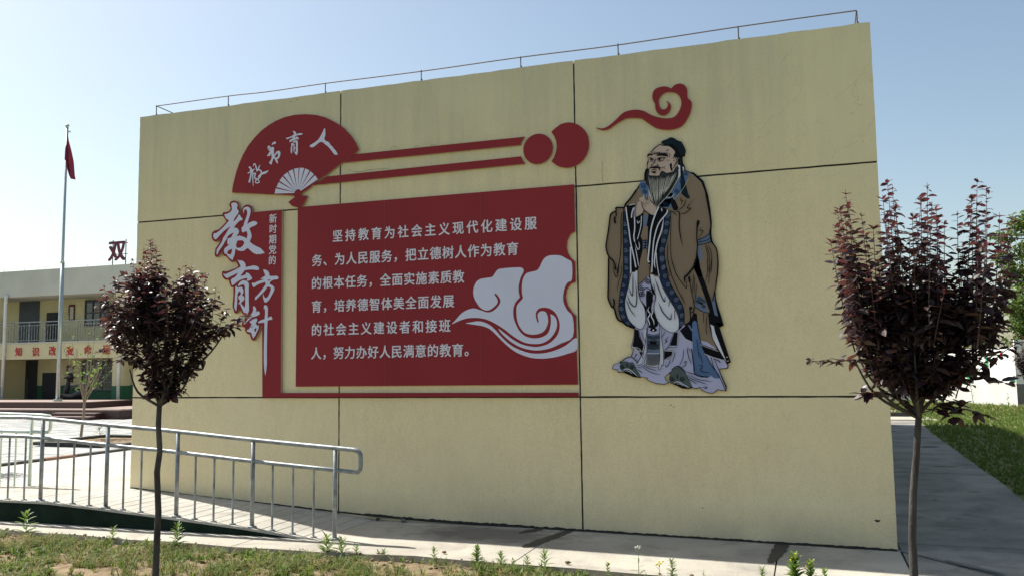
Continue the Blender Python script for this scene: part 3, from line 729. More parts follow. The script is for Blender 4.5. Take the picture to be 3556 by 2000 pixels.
# notice boards: red backing with toothed left edge and a pale sheet
for (px0, py0, px1, py1, lab) in ((238, 1057, 262, 1114, 'upper tall notice board with maroon serrated edge on the upper gallery wall'), (231, 1267, 256, 1326, 'lower tall notice board with maroon serrated edge on the ground floor wall')):
    a, b = bw((px0, py1)), bw((px1, py0)); t = thing('notice_board', lab, 'sign', ((a.x + b.x) / 2, BY, a.z), 'notice boards on the classroom block')
    m_ = MB().box(a.x + .06, b.x, BY - .055, BY - .014, a.z, b.z)
    for k in range(5): z = a.z + (b.z - a.z) * (.38 + .12 * k); m_.box(a.x, a.x + .07, BY - .05, BY - .02, z, z + .05)
    part(m_, 'backing', MT['maroon'], t)
    part(MB().box(a.x + .13, b.x - .04, BY - .066, BY - .056, a.z + .07, b.z - .10), 'sheet', MT['poster'], t)
# scooter under the gallery
sx, sy = W((245, 1390), 27.85).x, 27.80
sc_ = thing('motor_scooter', 'dark scooter with handlebar mirror parked in shade by the classroom block', 'scooter', (sx, sy, 0))
def wheel(x):
    m_ = MB(); n = 18; pts = [(x + .2 * math.cos(2 * math.pi * k / n), sy, .22 + .36 + .2 * math.sin(2 * math.pi * k / n)) for k in range(n + 1)]; m_.tube(pts, .05, 6); m_.tube([(x, sy - .04, .58), (x, sy + .04, .58)], .09, 8); return m_
for x in (sx - .30, sx + .75): part(wheel(x), 'wheel', MT['rubber'], sc_, smooth=True)
part(MB().tube([(sx - .30, sy, .58), (sx - .18, sy, .95), (sx - .05, sy, 1.42)], [.05, .11, .06], 8), 'front_shield', MT['rubber'], sc_, smooth=True)
part(MB().ball((sx - .02, sy, 1.50), .16, 10, 7, 0, (1, 1, .9)), 'headlamp_cowl', MT['rubber'], sc_, smooth=True)
part(MB().tube([(sx - .02, sy - .3, 1.45), (sx, sy, 1.42), (sx - .02, sy + .3, 1.45)], .03, 6), 'handlebar', MT['rubber'], sc_)
part(MB().tube([(sx - .05, sy - .25, 1.45), (sx - .22, sy - .28, 1.52)], .012, 5).ball((sx - .28, sy - .28, 1.53), .07, 8, 5, 0, (1, .3, .6)), 'mirror', MT['poster'], sc_, smooth=True)
part(MB().tube([(sx - .25, sy, .72), (sx + .2, sy, .68), (sx + .75, sy, .85), (sx + .95, sy, 1.0)], [.12, .14, .2, .08], 8), 'body', MT['rubber'], sc_, smooth=True)
part(MB().tube([(sx + .15, sy, 1.02), (sx + .5, sy, 1.08), (sx + .9, sy, 1.1)], [.1, .13, .1], 8), 'seat', MT['dark'], sc_, smooth=True)
# water dispenser on a dark stand
wx = W((398, 1390), 28.9).x
o = thing('dark_stand', 'small dark stand by the wall near the white drain pipe', 'stand', (wx, 28.9, .1))
part(MB().box(wx - .22, wx + .22, 28.75, 29.1, .53, .57), 'top', MT['rubber'], o)
for dx in (-.19, .17):
    for dy in (28.78, 29.05): part(MB().box(wx + dx, wx + dx + .03, dy, dy + .03, .1, .53), 'leg', MT['rubber'], o)
o = thing('water_boiler', 'white cylindrical canister standing on the dark stand near the drain pipe', 'canister', (wx, 28.9, .571))
part(MB().tube([(wx, 28.9, .571), (wx, 28.9, .95), (wx, 28.9, 1.0)], [.13, .13, .09], 12), 'body', MT['poster'], o, smooth=True)
part(MB().tube([(wx, 28.9, 1.0), (wx, 28.9, 1.04)], .03, 6).box(wx - .2, wx - .12, 28.88, 28.9, .9, .93), 'tap', MT['rubber'], o)

# ================================================================ FAR RIGHT: BOUNDARY WALL WITH MURAL
def wall_seg(a, b, z0, z1, th, name, m, parent, off=0.0):
    d = Vector((b[0] - a[0], b[1] - a[1], 0)).normalized(); n = Vector((d.y, -d.x, 0))
    if n.y > 0: n = -n
    A = Vector((a[0], a[1], 0)) + n * off; B = Vector((b[0], b[1], 0)) + n * off
    vs = [A, B, B - n * th, A - n * th]; vs = [(v.x, v.y, z) for z in (z0, z1) for v in vs]
    return part(MB().add(vs, [(0, 1, 5, 4), (1, 2, 6, 5), (2, 3, 7, 6), (3, 0, 4, 7), (4, 5, 6, 7)]), name, m, parent)
bwl = thing('boundary_wall', 'white boundary wall with green and red mural beyond the lawn', 'wall', (4, 38, 0))
Aa, Ab, Bb, Cb = (-8, 39.6), (4.1, 38.6), (6.74, 33.7), (12.5, 33.2)
wall_seg(Aa, Ab, -.05, .84, .24, 'dado', MT['lowwall'], bwl); wall_seg((Ab[0] + .001, Ab[1] - .002), Bb, -.05, .84, .24, 'dado', MT['lowwall'], bwl)
for i in range(4):
    t0, t1 = i / 4, (i + 1) / 4 - .002; L_ = lambda t: (Aa[0] + (Ab[0] - Aa[0]) * t, Aa[1] + (Ab[1] - Aa[1]) * t)
    wall_seg(L_(t0), L_(t1), .845, 2.1, .2, 'wall_panel', MT['whitepaint'], bwl)
for i in range(2):
    t0, t1 = i / 2 + .001, (i + 1) / 2 - .002; L2 = lambda t: (Ab[0] + (Bb[0] - Ab[0]) * t, Ab[1] + (Bb[1] - Ab[1]) * t)
    wall_seg(L2(t0), L2(t1), .845, 2.10, .2, 'wall_panel', MT['whitepaint'], bwl)
wall_seg((Bb[0] + .002, Bb[1]), Cb, -.05, .84, .24, 'grey_dado', MT['greywall'], bwl); wall_seg((Bb[0] + .002, Bb[1]), Cb, .842, 2.35, .2, 'wall_panel', MT['whitepaint'], bwl)
# mural patches painted on the wall (thin sheets)
def mural(L, t0, t1, zs, m):
    mb = MB(); vs = []; n = 12
    for k in range(n + 1):
        t = t0 + (t1 - t0) * k / n; x, y = L(t); u = k / n
        vs += [(x - .012, y - .012, zs[0] + zs[2] * math.sin(u * 6)), (x - .012, y - .012, zs[1] + zs[2] * math.sin(u * 6 + .4))]
    mb.add(vs, [(2 * k, 2 * k + 2, 2 * k + 3, 2 * k + 1) for k in range(n)]); part(mb, 'mural_patch', m, bwl)
mural(L_, .86, 1.0, (.95, 1.08, .05), MT['muralteal']); mural(L_, .90, 1.0, (1.15, 1.3, .04), MT['muralgreen'])
mural(L2, .02, .35, (.98, 1.12, .05), MT['muralteal']); mural(L2, .36, .46, (.86, 1.05, .03), MT['muralblue'])
mural(L2, .44, .49, (1.12, 1.2, .0), MT['muralyellow']); mural(L2, .52, .60, (1.0, 1.3, .08), MT['muralgreen'])
mural(L2, .742, .765, (1.30, 1.82, .0), MT['muralgreen']); mural(L2, .875, .895, (1.75, 1.95, .0), MT['muralred']); mural(L2, .96, .99, (.9, 1.02, .0), MT['muralgreen'])

# ================================================================ THE RED BOARDS ON THE WALL
def board(name, label, px, off=.024, thick=.020, smooth=0, holes=(), m='red', group=None, cat='sign', edge='rededge', x=None):
    c = W(px[0]); t = thing(name, label, cat, (c.x, WY, c.z), group)
    mb = MB(); plate(mb, px, off, thick, holes, smooth, 0, 1); part(mb, 'panel', [MT[m], MT[edge]], t); return t
# fan
fanpx = cK([(278, 842), (284, 790), (296, 735), (316, 655), (345, 572), (378, 498), (425, 415), (480, 345), (545, 277), (610, 228), (680, 186), (760, 153), (850, 132), (950, 126), (1045, 133), (1135, 156), (1220, 198), (1295, 248), (1360, 315), (1408, 382), (1438, 448), (1395, 492), (1280, 574), (1140, 680), (1065, 727), (990, 800), (925, 842), (903, 868), (970, 872), (955, 912), (935, 948), (905, 970), (870, 976), (830, 966), (792, 930), (820, 908), (852, 884), (840, 868), (668, 860)])
fan = board('fan_sign', 'red folding-fan shaped board with white brush characters and white ribs, upper left', fanpx, off=.030, thick=.026)
prs = [((668, 852), (678, 805)), ((684.5, 792), (707, 748)), ((711.7, 735), (741, 695.7)), ((749, 685), (787, 657)), ((795, 649), (835, 631)), ((845.5, 625), (887, 618)), ((896.5, 616), (938, 618)), ((948, 622), (987.6, 640)), ((996, 648), (1027, 675)), ((1037, 684), (1063, 721))]
pv = (880, 846)
for a, b in prs:
    d = .85
    q = [a, b, (b[0] + (pv[0] - b[0]) * d, b[1] + (pv[1] - b[1]) * d), (a[0] + (pv[0] - a[0]) * d, a[1] + (pv[1] - a[1]) * d)]
    mb = MB(); plate(mb, cK(q), .033, .002); part(mb, 'fan_rib', MT['white'], fan)
D人 = [(1812, 95), (1825, 180), (1825, 260), (1800, 340), (1850, 390), (1900, 410), (1940, 470), (1975, 500), (2010, 550), (2050, 590), (2095, 670), (2080, 690), (2055, 675), (2040, 690), (2000, 650), (1965, 600), (1935, 565), (1890, 510), (1850, 480), (1800, 440), (1770, 410), (1715, 405), (1660, 440), (1590, 500), (1535, 522), (1485, 505), (1500, 470), (1570, 430), (1650, 370), (1700, 310), (1760, 200)]
D育a = [(1110, 170), (1150, 170), (1185, 200), (1190, 235), (1250, 215), (1315, 215), (1322, 240), (1260, 255), (1190, 265), (1150, 310), (1190, 300), (1200, 280), (1230, 310), (1250, 330), (1230, 350), (1200, 345), (1150, 360), (1090, 390), (1050, 412), (1040, 390), (1045, 365), (1080, 350), (1120, 310), (1080, 310), (1020, 335), (980, 345), (962, 315), (985, 315), (1060, 290), (1130, 250), (1140, 215)]
D育b = [(1150, 375), (1200, 370), (1222, 400), (1222, 500), (1222, 640), (1190, 692), (1160, 650), (1115, 580), (1135, 560), (1130, 540), (1130, 510), (1120, 475), (1105, 485), (1100, 560), (1095, 662), (1070, 630), (1068, 560), (1080, 480), (1085, 430), (1128, 436), (1150, 460), (1145, 500), (1170, 530), (1160, 560), (1140, 590), (1172, 630), (1182, 560), (1181, 450), (1178, 412), (1125, 420), (1110, 405)]
D书a = [(655, 480), (660, 440), (700, 400), (735, 400), (745, 430), (720, 455), (690, 450)]
D书b = [(560, 520), (580, 490), (610, 490), (635, 530), (650, 520), (690, 515), (703, 530), (700, 600), (705, 690), (740, 640), (780, 600), (825, 605), (842, 640), (835, 700), (815, 750), (790, 775), (770, 790), (790, 860), (775, 875), (740, 830), (705, 760), (680, 790), (660, 850), (645, 900), (600, 870), (605, 840), (640, 790), (650, 720), (640, 660), (610, 710), (550, 712), (575, 670), (610, 610), (612, 600), (590, 590), (570, 560)]
def glyph(parent, cr, outs, holes=(), off=.033, thick=.002, smooth=2, m='white', name='character'):
    mb = MB()
    for i, o_ in enumerate(outs): plate(mb, cr(o_), off, thick, [cr(h) for h in holes[i]] if holes else (), smooth)
    return part(mb, name, MT[m], parent)
glyph(fan, cD, [D人]); glyph(fan, cD, [D育a, D育b])
glyph(fan, cD, [D书a, D书b], [[], [[(585, 525), (600, 530), (605, 570), (592, 572)], [(775, 655), (790, 665), (785, 720), (760, 745), (728, 738), (722, 712)]]])
mb = MB()
for pts, w in (([(150, 960), (183, 965), (200, 1010), (185, 1040)], 36), ([(128, 1090), (200, 1052), (275, 1000)], 24), ([(212, 990), (196, 1130), (160, 1292)], [26, 32, 42]), ([(236, 1010), (236, 1180), (250, 1372)], [24, 28, 8]),
               ([(248, 1110), (298, 1088), (278, 1185), (335, 1235)], 28), ([(248, 940), (262, 892), (288, 888), (312, 965), (332, 1055)], [14, 24, 26, 30, 20]), ([(395, 908), (362, 980), (330, 1050)], [12, 30, 18]),
               ([(350, 1010), (408, 1030), (425, 1090), (388, 1180), (345, 1215)], 30), ([(352, 1170), (440, 1098), (515, 1072), (580, 1030)], [22, 50, 50, 10]), ([(325, 1195), (298, 1292), (378, 1288), (345, 1215)], 24)):
    stroke(mb, cD(pts), [v * .15873 for v in w] if isinstance(w, list) else w * .15873, .033, 5)
part(mb, 'character', MT['white'], fan)
# the two bars, the disc and the crescent at their end
b1 = [(1229.6, 537), (1821.8, 475.9), (1815, 486), (1810, 496), (1807.3, 504.8), (1188, 566.5)]
b2 = [(1134, 614), (1808.8, 544.2), (1812, 552), (1817, 561), (1823.3, 569.7), (1088, 644)]
board('red_bar', 'upper of the two long thin red bars running from the fan to the disc', b1, group='bars beside the fan')
board('red_bar', 'lower of the two long thin red bars running from the fan to the disc', b2, group='bars beside the fan')
def wcirc(c, r, a0=0, a1=360, n=48):
    C_ = W(c, WY - .024); return [proj((C_.x + r * math.cos(R_(a0 + (a1 - a0) * k / n)), WY - .024, C_.z + r * math.sin(R_(a0 + (a1 - a0) * k / n)))) for k in range(n + (0 if a1 - a0 == 360 else 1))]
c0 = cF([(579, 778)])[0]; r0 = (W(cF([(560, 433)])[0]).z - W(cF([(560, 1122)])[0]).z) / 2
board('red_disc', 'small round red disc between the bar ends and the crescent', wcirc(c0, r0 * 1.0))
board('red_crescent', 'larger red disc with a bite on its left, next to the small disc', cF([(885, 390), (940, 335), (1010, 280), (1100, 215), (1200, 180), (1300, 173), (1400, 187), (1500, 228), (1600, 300), (1680, 395), (1730, 505), (1750, 645), (1737, 790), (1690, 920), (1620, 1030), (1520, 1118), (1420, 1175), (1300, 1205), (1220, 1208), (1100, 1193), (1000, 1150), (890, 1065), (945, 975), (990, 855), (1010, 720), (997, 600), (955, 490)]))
# red swirl cloud at the top right
board('swirl_cloud_sign', 'red curling cloud-shaped board above the painted elder', cM([(42, 433), (90, 440), (140, 420), (200, 370), (260, 315), (340, 295), (410, 303), (460, 330), (520, 352), (590, 362), (650, 350), (690, 300), (705, 240), (690, 190), (660, 165), (620, 157), (570, 167), (535, 205), (530, 245), (545, 285), (570, 293), (592, 280), (602, 250), (587, 228), (612, 242), (624, 270), (614, 305), (590, 330), (555, 338), (520, 320), (503, 285), (500, 250), (480, 210), (485, 160), (510, 130), (560, 115), (600, 118), (625, 130), (650, 105), (690, 92), (730, 105), (750, 145), (752, 200), (780, 230), (785, 270), (765, 340), (720, 410), (670, 440), (600, 450), (520, 440), (450, 400), (400, 365), (340, 358), (270, 365), (200, 405), (140, 445), (85, 452)]), smooth=3)
# main text panel
pan = cL([(62, 218), (1800, 75), (1806, 368), (1775, 390), (1757, 430)]) + cE([(1550, 0), (1562, 60), (1600, 130), (1655, 178), (1660, 430), (1600, 455), (1552, 525), (1537, 620), (1560, 720), (1618, 808), (1668, 855), (1676, 1300)]) + cL([(1824, 1330), (48, 1343)])
mainp = board('text_panel', 'large dark red rectangular board with six lines of white text and white clouds', pan)
lines = [('坚持教育为社会主义现代化建设服', (313, 400), (1527, 320), 14), ('务、为人民服务，把立德树人作为教育', (183, 553), (1413, 480), 16), ('的根本任务，全面实施素质教', (180, 695), (1073, 655), 12),
         ('育，培养德智体美全面发展', (180, 842), (1010, 808), 11), ('的社会主义建设者和接班', (180, 988), (987, 962), 10), ('人，努力办好人民满意的教育。', (178, 1135), (1068, 1115), 12)]
YF = WY - .0265
for txt, a, b, n in lines:
    A, B = W(cL([a])[0], YF), W(cL([b])[0], YF)
    for k, ch in enumerate(txt):
        t_ = k / n; c = A.lerp(B, t_); put_char(ch, (c.x, YF, c.z), .142, MT['letter'], mainp, bold=.023, sx=.94, ext=.008)
E1 = [(105, 960), (150, 910), (220, 830), (290, 785), (370, 762), (440, 775), (510, 800), (560, 812), (610, 800), (660, 765), (705, 710), (715, 660), (690, 610), (655, 575), (642, 590), (675, 640), (680, 690), (650, 730), (600, 770), (545, 788), (480, 765), (430, 710), (390, 640), (374, 570), (385, 490), (420, 425), (470, 395), (540, 382), (610, 370), (640, 335), (670, 290), (710, 268), (830, 255), (950, 250), (990, 258), (1008, 285), (1000, 320), (970, 380), (948, 470), (945, 540), (955, 600), (956, 628), (910, 680), (880, 760), (880, 860), (910, 960), (960, 1050), (1030, 1110), (1120, 1135), (1210, 1130), (1290, 1095), (1330, 1040), (1350, 950), (1350, 870), (1345, 835), (1390, 855), (1420, 900), (1428, 980), (1400, 1060), (1340, 1140), (1250, 1195), (1150, 1208), (1040, 1195), (940, 1150), (850, 1090), (760, 1020), (650, 950), (540, 900), (430, 880), (300, 885), (190, 920)]
E2 = [(1615, 195), (1560, 150), (1480, 105), (1400, 97), (1320, 105), (1265, 140), (1230, 200), (1205, 255), (1170, 290), (1110, 305), (1050, 322), (1010, 370), (990, 440), (985, 520), (990, 590), (998, 635), (950, 690), (920, 740), (918, 830), (930, 920), (970, 1010), (1030, 1070), (1110, 1090), (1200, 1080), (1270, 1040), (1310, 960), (1315, 890), (1300, 830), (1275, 800), (1220, 798), (1185, 835), (1188, 880), (1198, 932), (1185, 938), (1162, 870), (1165, 810), (1200, 765), (1270, 750), (1350, 770), (1410, 820), (1450, 900), (1462, 990), (1440, 1080), (1390, 1150), (1310, 1210), (1200, 1242), (1100, 1240), (980, 1210), (870, 1150), (760, 1065), (690, 1015), (740, 1085), (830, 1165), (940, 1235), (1060, 1275), (1180, 1288), (1330, 1265), (1480, 1200), (1628, 1115), (1625, 870), (1560, 790), (1515, 700), (1505, 620), (1520, 520), (1560, 440), (1615, 400)]
E3 = [(280, 948), (350, 935), (430, 922), (510, 935), (590, 975), (660, 1040), (740, 1130), (850, 1225), (980, 1290), (1110, 1325), (1250, 1325), (1400, 1290), (1540, 1225), (1672, 1130), (1676, 1280), (1560, 1330), (1420, 1370), (1270, 1390), (1130, 1385), (1000, 1350), (880, 1290), (770, 1200), (680, 1110), (590, 1025), (500, 985), (400, 968)]
glyph(mainp, cE, [E1], off=.0255, thick=.001, smooth=3, name='white_cloud'); glyph(mainp, cE, [E2], off=.0255, thick=.001, smooth=3, name='white_cloud'); glyph(mainp, cE, [E3], off=.0255, thick=.001, smooth=3, name='white_wave')
# panel seams
for x0 in (1335, 1668):
    mb = MB(); stroke(mb, [(x0, 723 - (x0 - 1034) * .082), (x0 - 1, 1000), (x0, 1338)], .55, .0244, 0); part(mb, 'panel_seam', MT['seam'], mainp)
# left calligraphy board with the L shaped strip
bA = cA([(960, 352), (940, 350), (945, 275), (910, 215), (850, 188), (790, 200), (742, 242), (716, 330), (700, 410), (690, 375), (690, 300), (662, 240), (658, 170), (622, 122), (555, 104), (490, 125), (462, 175), (462, 215), (488, 262), (480, 300), (440, 335), (380, 350), (335, 348), (312, 388), (330, 440), (370, 495), (402, 540), (340, 612), (240, 710), (160, 733), (110, 760), (85, 820), (95, 900), (130, 955), (180, 970), (240, 940), (278, 905), (270, 950), (240, 1015), (172, 1105), (163, 1160), (150, 1230), (170, 1280), (210, 1292), (258, 1245), (310, 1172), (320, 1222), (350, 1268), (388, 1268), (450, 1340), (515, 1397), (555, 1372), (600, 1385), (635, 1445)])
bB = cB([(455, 110), (490, 180), (440, 225), (330, 265), (230, 300), (150, 318), (115, 295), (80, 322), (75, 400), (110, 480), (165, 522), (250, 520), (265, 600), (300, 690), (330, 708), (368, 706), (365, 800), (365, 920), (348, 1100), (345, 1190), (390, 1340), (430, 1365), (478, 1335), (500, 1258), (540, 1270), (600, 1370), (655, 1425)])
bC = cC([(165, 305), (150, 350), (102, 420), (100, 465), (125, 490), (160, 502), (160, 560), (200, 612), (245, 622), (268, 700), (300, 737), (340, 722), (380, 650), (425, 550), (440, 480), (468, 470)])
strip = bA + bB + bC + [(911, 1379), (2010, 1376), (2008, 1362), (975, 1363.5), (976, 1150), (979, 730)]
cal = board('calligraphy_board', 'red board with big white brush characters and a thin strip turning along the bottom', strip, off=.036, thick=.028)
A1 = [(500, 170), (550, 145), (610, 155), (635, 200), (630, 240), (615, 260), (630, 290), (655, 310), (650, 370), (610, 420), (570, 480), (545, 535), (562, 538), (600, 500), (635, 450), (655, 400), (680, 405), (700, 445), (740, 490), (730, 515), (680, 530), (640, 560), (590, 620), (550, 680), (600, 675), (640, 700), (665, 750), (655, 790), (620, 840), (600, 862), (675, 840), (720, 855), (780, 875), (825, 905), (835, 860), (845, 820), (825, 745), (790, 755), (740, 778), (720, 740), (718, 680), (760, 630), (775, 560), (800, 500), (830, 420), (838, 350), (825, 300), (790, 290), (770, 310), (765, 380), (750, 340), (752, 290), (780, 250), (830, 232), (880, 250), (905, 290), (905, 350), (890, 420), (860, 510), (835, 600), (880, 570), (960, 535), (1020, 545), (1050, 575), (1040, 600), (990, 635), (930, 655), (880, 690), (900, 740), (920, 800), (930, 860), (905, 920), (890, 970), (950, 1020), (1020, 1060), (1110, 1100), (1160, 1150), (1205, 1205), (1150, 1215), (1100, 1230), (1075, 1220), (1035, 1235), (960, 1200), (900, 1150), (850, 1100), (810, 1120), (770, 1155), (700, 1165), (640, 1150), (590, 1112), (580, 1180), (570, 1240), (550, 1290), (525, 1355), (480, 1320), (430, 1275), (400, 1220), (365, 1220), (345, 1160), (360, 1110), (420, 1060), (500, 1000), (430, 1035), (415, 980), (430, 900), (500, 880), (540, 800), (555, 770), (500, 800), (440, 840), (420, 870), (400, 920), (370, 960), (340, 1020), (300, 1080), (250, 1150), (205, 1245), (190, 1210), (200, 1130), (250, 1060), (310, 960), (330, 890), (380, 820), (430, 730), (490, 645), (430, 680), (350, 740), (290, 800), (220, 880), (175, 925), (140, 900), (120, 840), (140, 790), (180, 790), (240, 750), (320, 680), (400, 590), (455, 525), (390, 480), (355, 395), (420, 385), (490, 340), (520, 290), (510, 230)]
glyph(cal, cA, [A1], [[[(630, 945), (740, 938), (778, 985), (750, 1050), (690, 1098), (620, 1095), (600, 1060), (610, 1000)], [(520, 1112), (515, 1180), (490, 1235), (440, 1228), (412, 1200), (440, 1150)]]], off=.040, smooth=1)
B1 = [(470, 25), (530, 40), (560, 35), (600, 50), (650, 90), (675, 150), (665, 205), (720, 195), (830, 175), (860, 160), (960, 180), (1000, 210), (1012, 245), (1000, 275), (960, 280), (830, 265), (730, 270), (650, 285), (630, 310), (590, 360), (540, 430), (620, 410), (680, 385), (680, 340), (740, 355), (780, 390), (805, 430), (835, 480), (825, 510), (780, 530), (725, 555), (700, 530), (720, 500), (710, 480), (670, 480), (600, 500), (520, 530), (450, 580), (380, 640), (330, 662), (315, 600), (300, 540), (330, 490), (380, 470), (430, 430), (490, 345), (430, 370), (330, 420), (270, 450), (215, 480), (170, 460), (120, 400), (115, 360), (155, 385), (240, 350), (350, 300), (470, 240), (550, 190), (530, 140), (500, 80)]
B2 = [(620, 530), (690, 545), (740, 590), (755, 640), (750, 760), (750, 900), (750, 1050), (757, 1200), (755, 1300), (725, 1360), (690, 1410), (640, 1350), (590, 1260), (555, 1180), (535, 1125), (480, 1120), (520, 1080), (530, 1020), (495, 1000), (490, 930), (540, 900), (555, 850), (530, 800), (480, 840), (465, 920), (460, 1050), (450, 1200), (435, 1300), (400, 1250), (385, 1180), (400, 1050), (405, 900), (415, 800), (415, 700), (430, 670), (470, 720), (520, 705), (570, 697), (610, 750), (620, 820), (600, 880), (575, 915), (620, 920), (645, 980), (635, 1020), (580, 1070), (550, 1105), (600, 1160), (650, 1215), (662, 1150), (665, 1000), (660, 850), (655, 700), (635, 640), (580, 640), (530, 660), (490, 688), (480, 650), (520, 590), (570, 550)]
glyph(cal, cB, [B1, B2], off=.040, smooth=1)
B3 = [(1115, 260), (1180, 270), (1240, 310), (1272, 370), (1272, 420), (1330, 430), (1440, 422), (1490, 440), (1503, 480), (1465, 515), (1400, 515), (1330, 540), (1275, 590), (1290, 635), (1350, 660), (1390, 700), (1400, 750), (1370, 830), (1320, 920), (1270, 1010), (1210, 1075), (1155, 1085), (1130, 1030), (1110, 960), (1105, 850), (1130, 920), (1155, 965), (1200, 975), (1240, 930), (1280, 850), (1305, 770), (1305, 720), (1260, 695), (1215, 700), (1180, 760), (1120, 830), (1050, 900), (980, 970), (930, 1022), (905, 1010), (912, 955), (970, 900), (1040, 820), (1120, 720), (1180, 630), (1165, 575), (1050, 610), (960, 650), (880, 710), (850, 680), (825, 600), (900, 600), (980, 560), (1100, 520), (1130, 503), (1040, 500), (1110, 455), (1165, 420), (1155, 370), (1130, 320)]
glyph(cal, cB, [B3], [[[(1225, 528), (1318, 500), (1252, 555)]]], off=.040, smooth=1)
C1 = [(300, 120), (330, 120), (355, 150), (362, 195), (345, 220), (400, 205), (425, 230), (420, 265), (370, 290), (310, 310), (270, 330), (210, 380), (170, 425), (135, 445), (130, 435), (180, 390), (240, 300), (290, 230), (310, 180)]
C2 = [(360, 330), (380, 350), (370, 390), (345, 430), (385, 460), (388, 490), (400, 470), (412, 440), (400, 520), (370, 580), (345, 640), (310, 695), (285, 640), (272, 590), (230, 580), (195, 570), (190, 545), (225, 530), (250, 500), (280, 430), (250, 410), (240, 395), (290, 360)]
C3 = [(500, 110), (520, 95), (555, 110), (572, 160), (568, 240), (565, 325), (600, 310), (625, 295), (645, 320), (652, 355), (600, 362), (565, 375), (558, 500), (555, 700), (552, 900), (552, 1150), (540, 1280), (525, 1365), (505, 1250), (497, 1130), (497, 900), (503, 700), (508, 500), (508, 410), (450, 415), (400, 420), (392, 400), (440, 370), (510, 345), (520, 250), (518, 180), (510, 150), (497, 180)]
glyph(cal, cC, [C1, C2, C3], [[], [[(328, 520), (365, 503), (368, 530), (345, 578), (327, 568)], [(292, 462), (300, 475), (285, 500), (266, 500)]], []], off=.040, smooth=1)
for ch, p in zip('新时期党的', ((480, 213), (480, 282), (478, 352), (477, 421), (475, 492))):
    c = W(cN([p])[0], WY - .0385); put_char(ch, (c.x, WY - .0385, c.z), .110, MT['letter'], cal, bold=.023, sx=.94, ext=.008)

# ================================================================ THE PAINTED ELDER (a flat cut-out board)
OUT = (cG([(530, 195), (560, 168), (640, 138), (720, 98), (780, 113), (850, 160), (930, 186), (985, 290), (1005, 350), (990, 455), (940, 474), (955, 600), (990, 660), (1000, 735), (1080, 765)])
       + cM([(800, 780), (875, 845), (910, 950), (930, 1070), (940, 1170), (935, 1250), (945, 1310), (978, 1370)])
       + cH([(1955, 950), (1990, 1050), (2000, 1200), (1992, 1449)]) + cI([(2145, 150), (2110, 450), (2092, 560), (2100, 700), (2140, 860), (2195, 1020), (2240, 1190), (2160, 1220)])
       + cJ([(2215, 75), (2438, 760), (2375, 795), (2395, 830), (2380, 885), (2205, 893), (2360, 1240), (2350, 1325), (2190, 1293), (2100, 1365), (2000, 1360), (1868, 1305), (1865, 1255), (1740, 1280), (1700, 1255), (1640, 1280), (1500, 1270), (1390, 1215), (1262, 1165), (1246, 1080), (1262, 980), (1270, 955), (1152, 1040), (1185, 1120), (1248, 1155), (1150, 1195), (1000, 1180), (880, 1135), (796, 1080), (826, 1064), (700, 1045), (690, 1063), (560, 1050), (440, 995), (340, 955), (258, 965), (246, 912), (140, 892), (165, 818), (280, 765), (400, 685), (505, 650), (540, 560), (550, 492), (504, 487), (555, 280), (575, 110)])
       + cI([(640, 1250), (500, 1190), (425, 1138), (335, 1092), (294, 1003), (264, 885), (236, 876), (170, 742), (155, 650), (160, 400), (165, 0)])
       + cH([(154, 1130), (115, 990), (115, 900), (150, 680), (180, 450), (210, 380), (276, 345), (285, 288), (415, 293), (445, 225), (535, 125), (625, -5)])
       + cG([(95, 1035), (175, 936), (208, 908), (205, 820), (228, 728), (264, 690), (256, 600), (284, 540), (268, 470), (284, 428), (326, 386), (396, 305), (496, 235), (560, 222)]))
el = thing('elder_cutout', 'tall flat cut-out picture of a bearded elder in brown robe with clasped hands', 'sign', (W((2330, 900)).x, WY, 2.0))
mb = MB(); plate(mb, OUT, .024, .020); part(mb, 'board', MT['ink'], el)
LV = [0]
def region(name, m, *loops, smooth=2):
    LV[0] += 1
    for l in loops: mb = MB(); plate(mb, l, .0246 + LV[0] * .00022, 0, (), smooth); part(mb, name, MT[m], el)
def inks(name, m, cr, strokes, k=1.0):
    mb = MB(); LV[0] += 1; base = .0246 + LV[0] * .00022 + .0003; LV[0] += 3
    for s_ in strokes:
        pts, w = s_[0], s_[1]
        stroke(mb, cr(pts), w * k * (1.55 if m == 'ink' and name != 'face_lines' else 1.25), base, 5, taper=1 if len(s_) < 3 else 0)
    o = part(mb, name, MT[m], el); o['kind'] = 'stuff'; return o
region('under_robe', 'lilac', cJ([(560, 300), (516, 480), (560, 492), (550, 560), (520, 645), (400, 692), (285, 772), (175, 825), (155, 882), (255, 900), (268, 950), (340, 940), (690, 1035), (836, 1058), (812, 1083), (885, 1122), (1000, 1165), (1150, 1180), (1228, 1153), (1178, 1115), (1152, 1042), (1275, 940), (1550, 925), (1695, 1235), (1740, 1266), (1860, 1240), (1885, 1298), (2000, 1346), (2100, 1350), (2190, 1280), (2335, 1310), (2340, 1240), (2198, 885), (2366, 870), (2380, 830), (2300, 700), (2000, 300), (1500, 0), (600, 0)]), smooth=1)
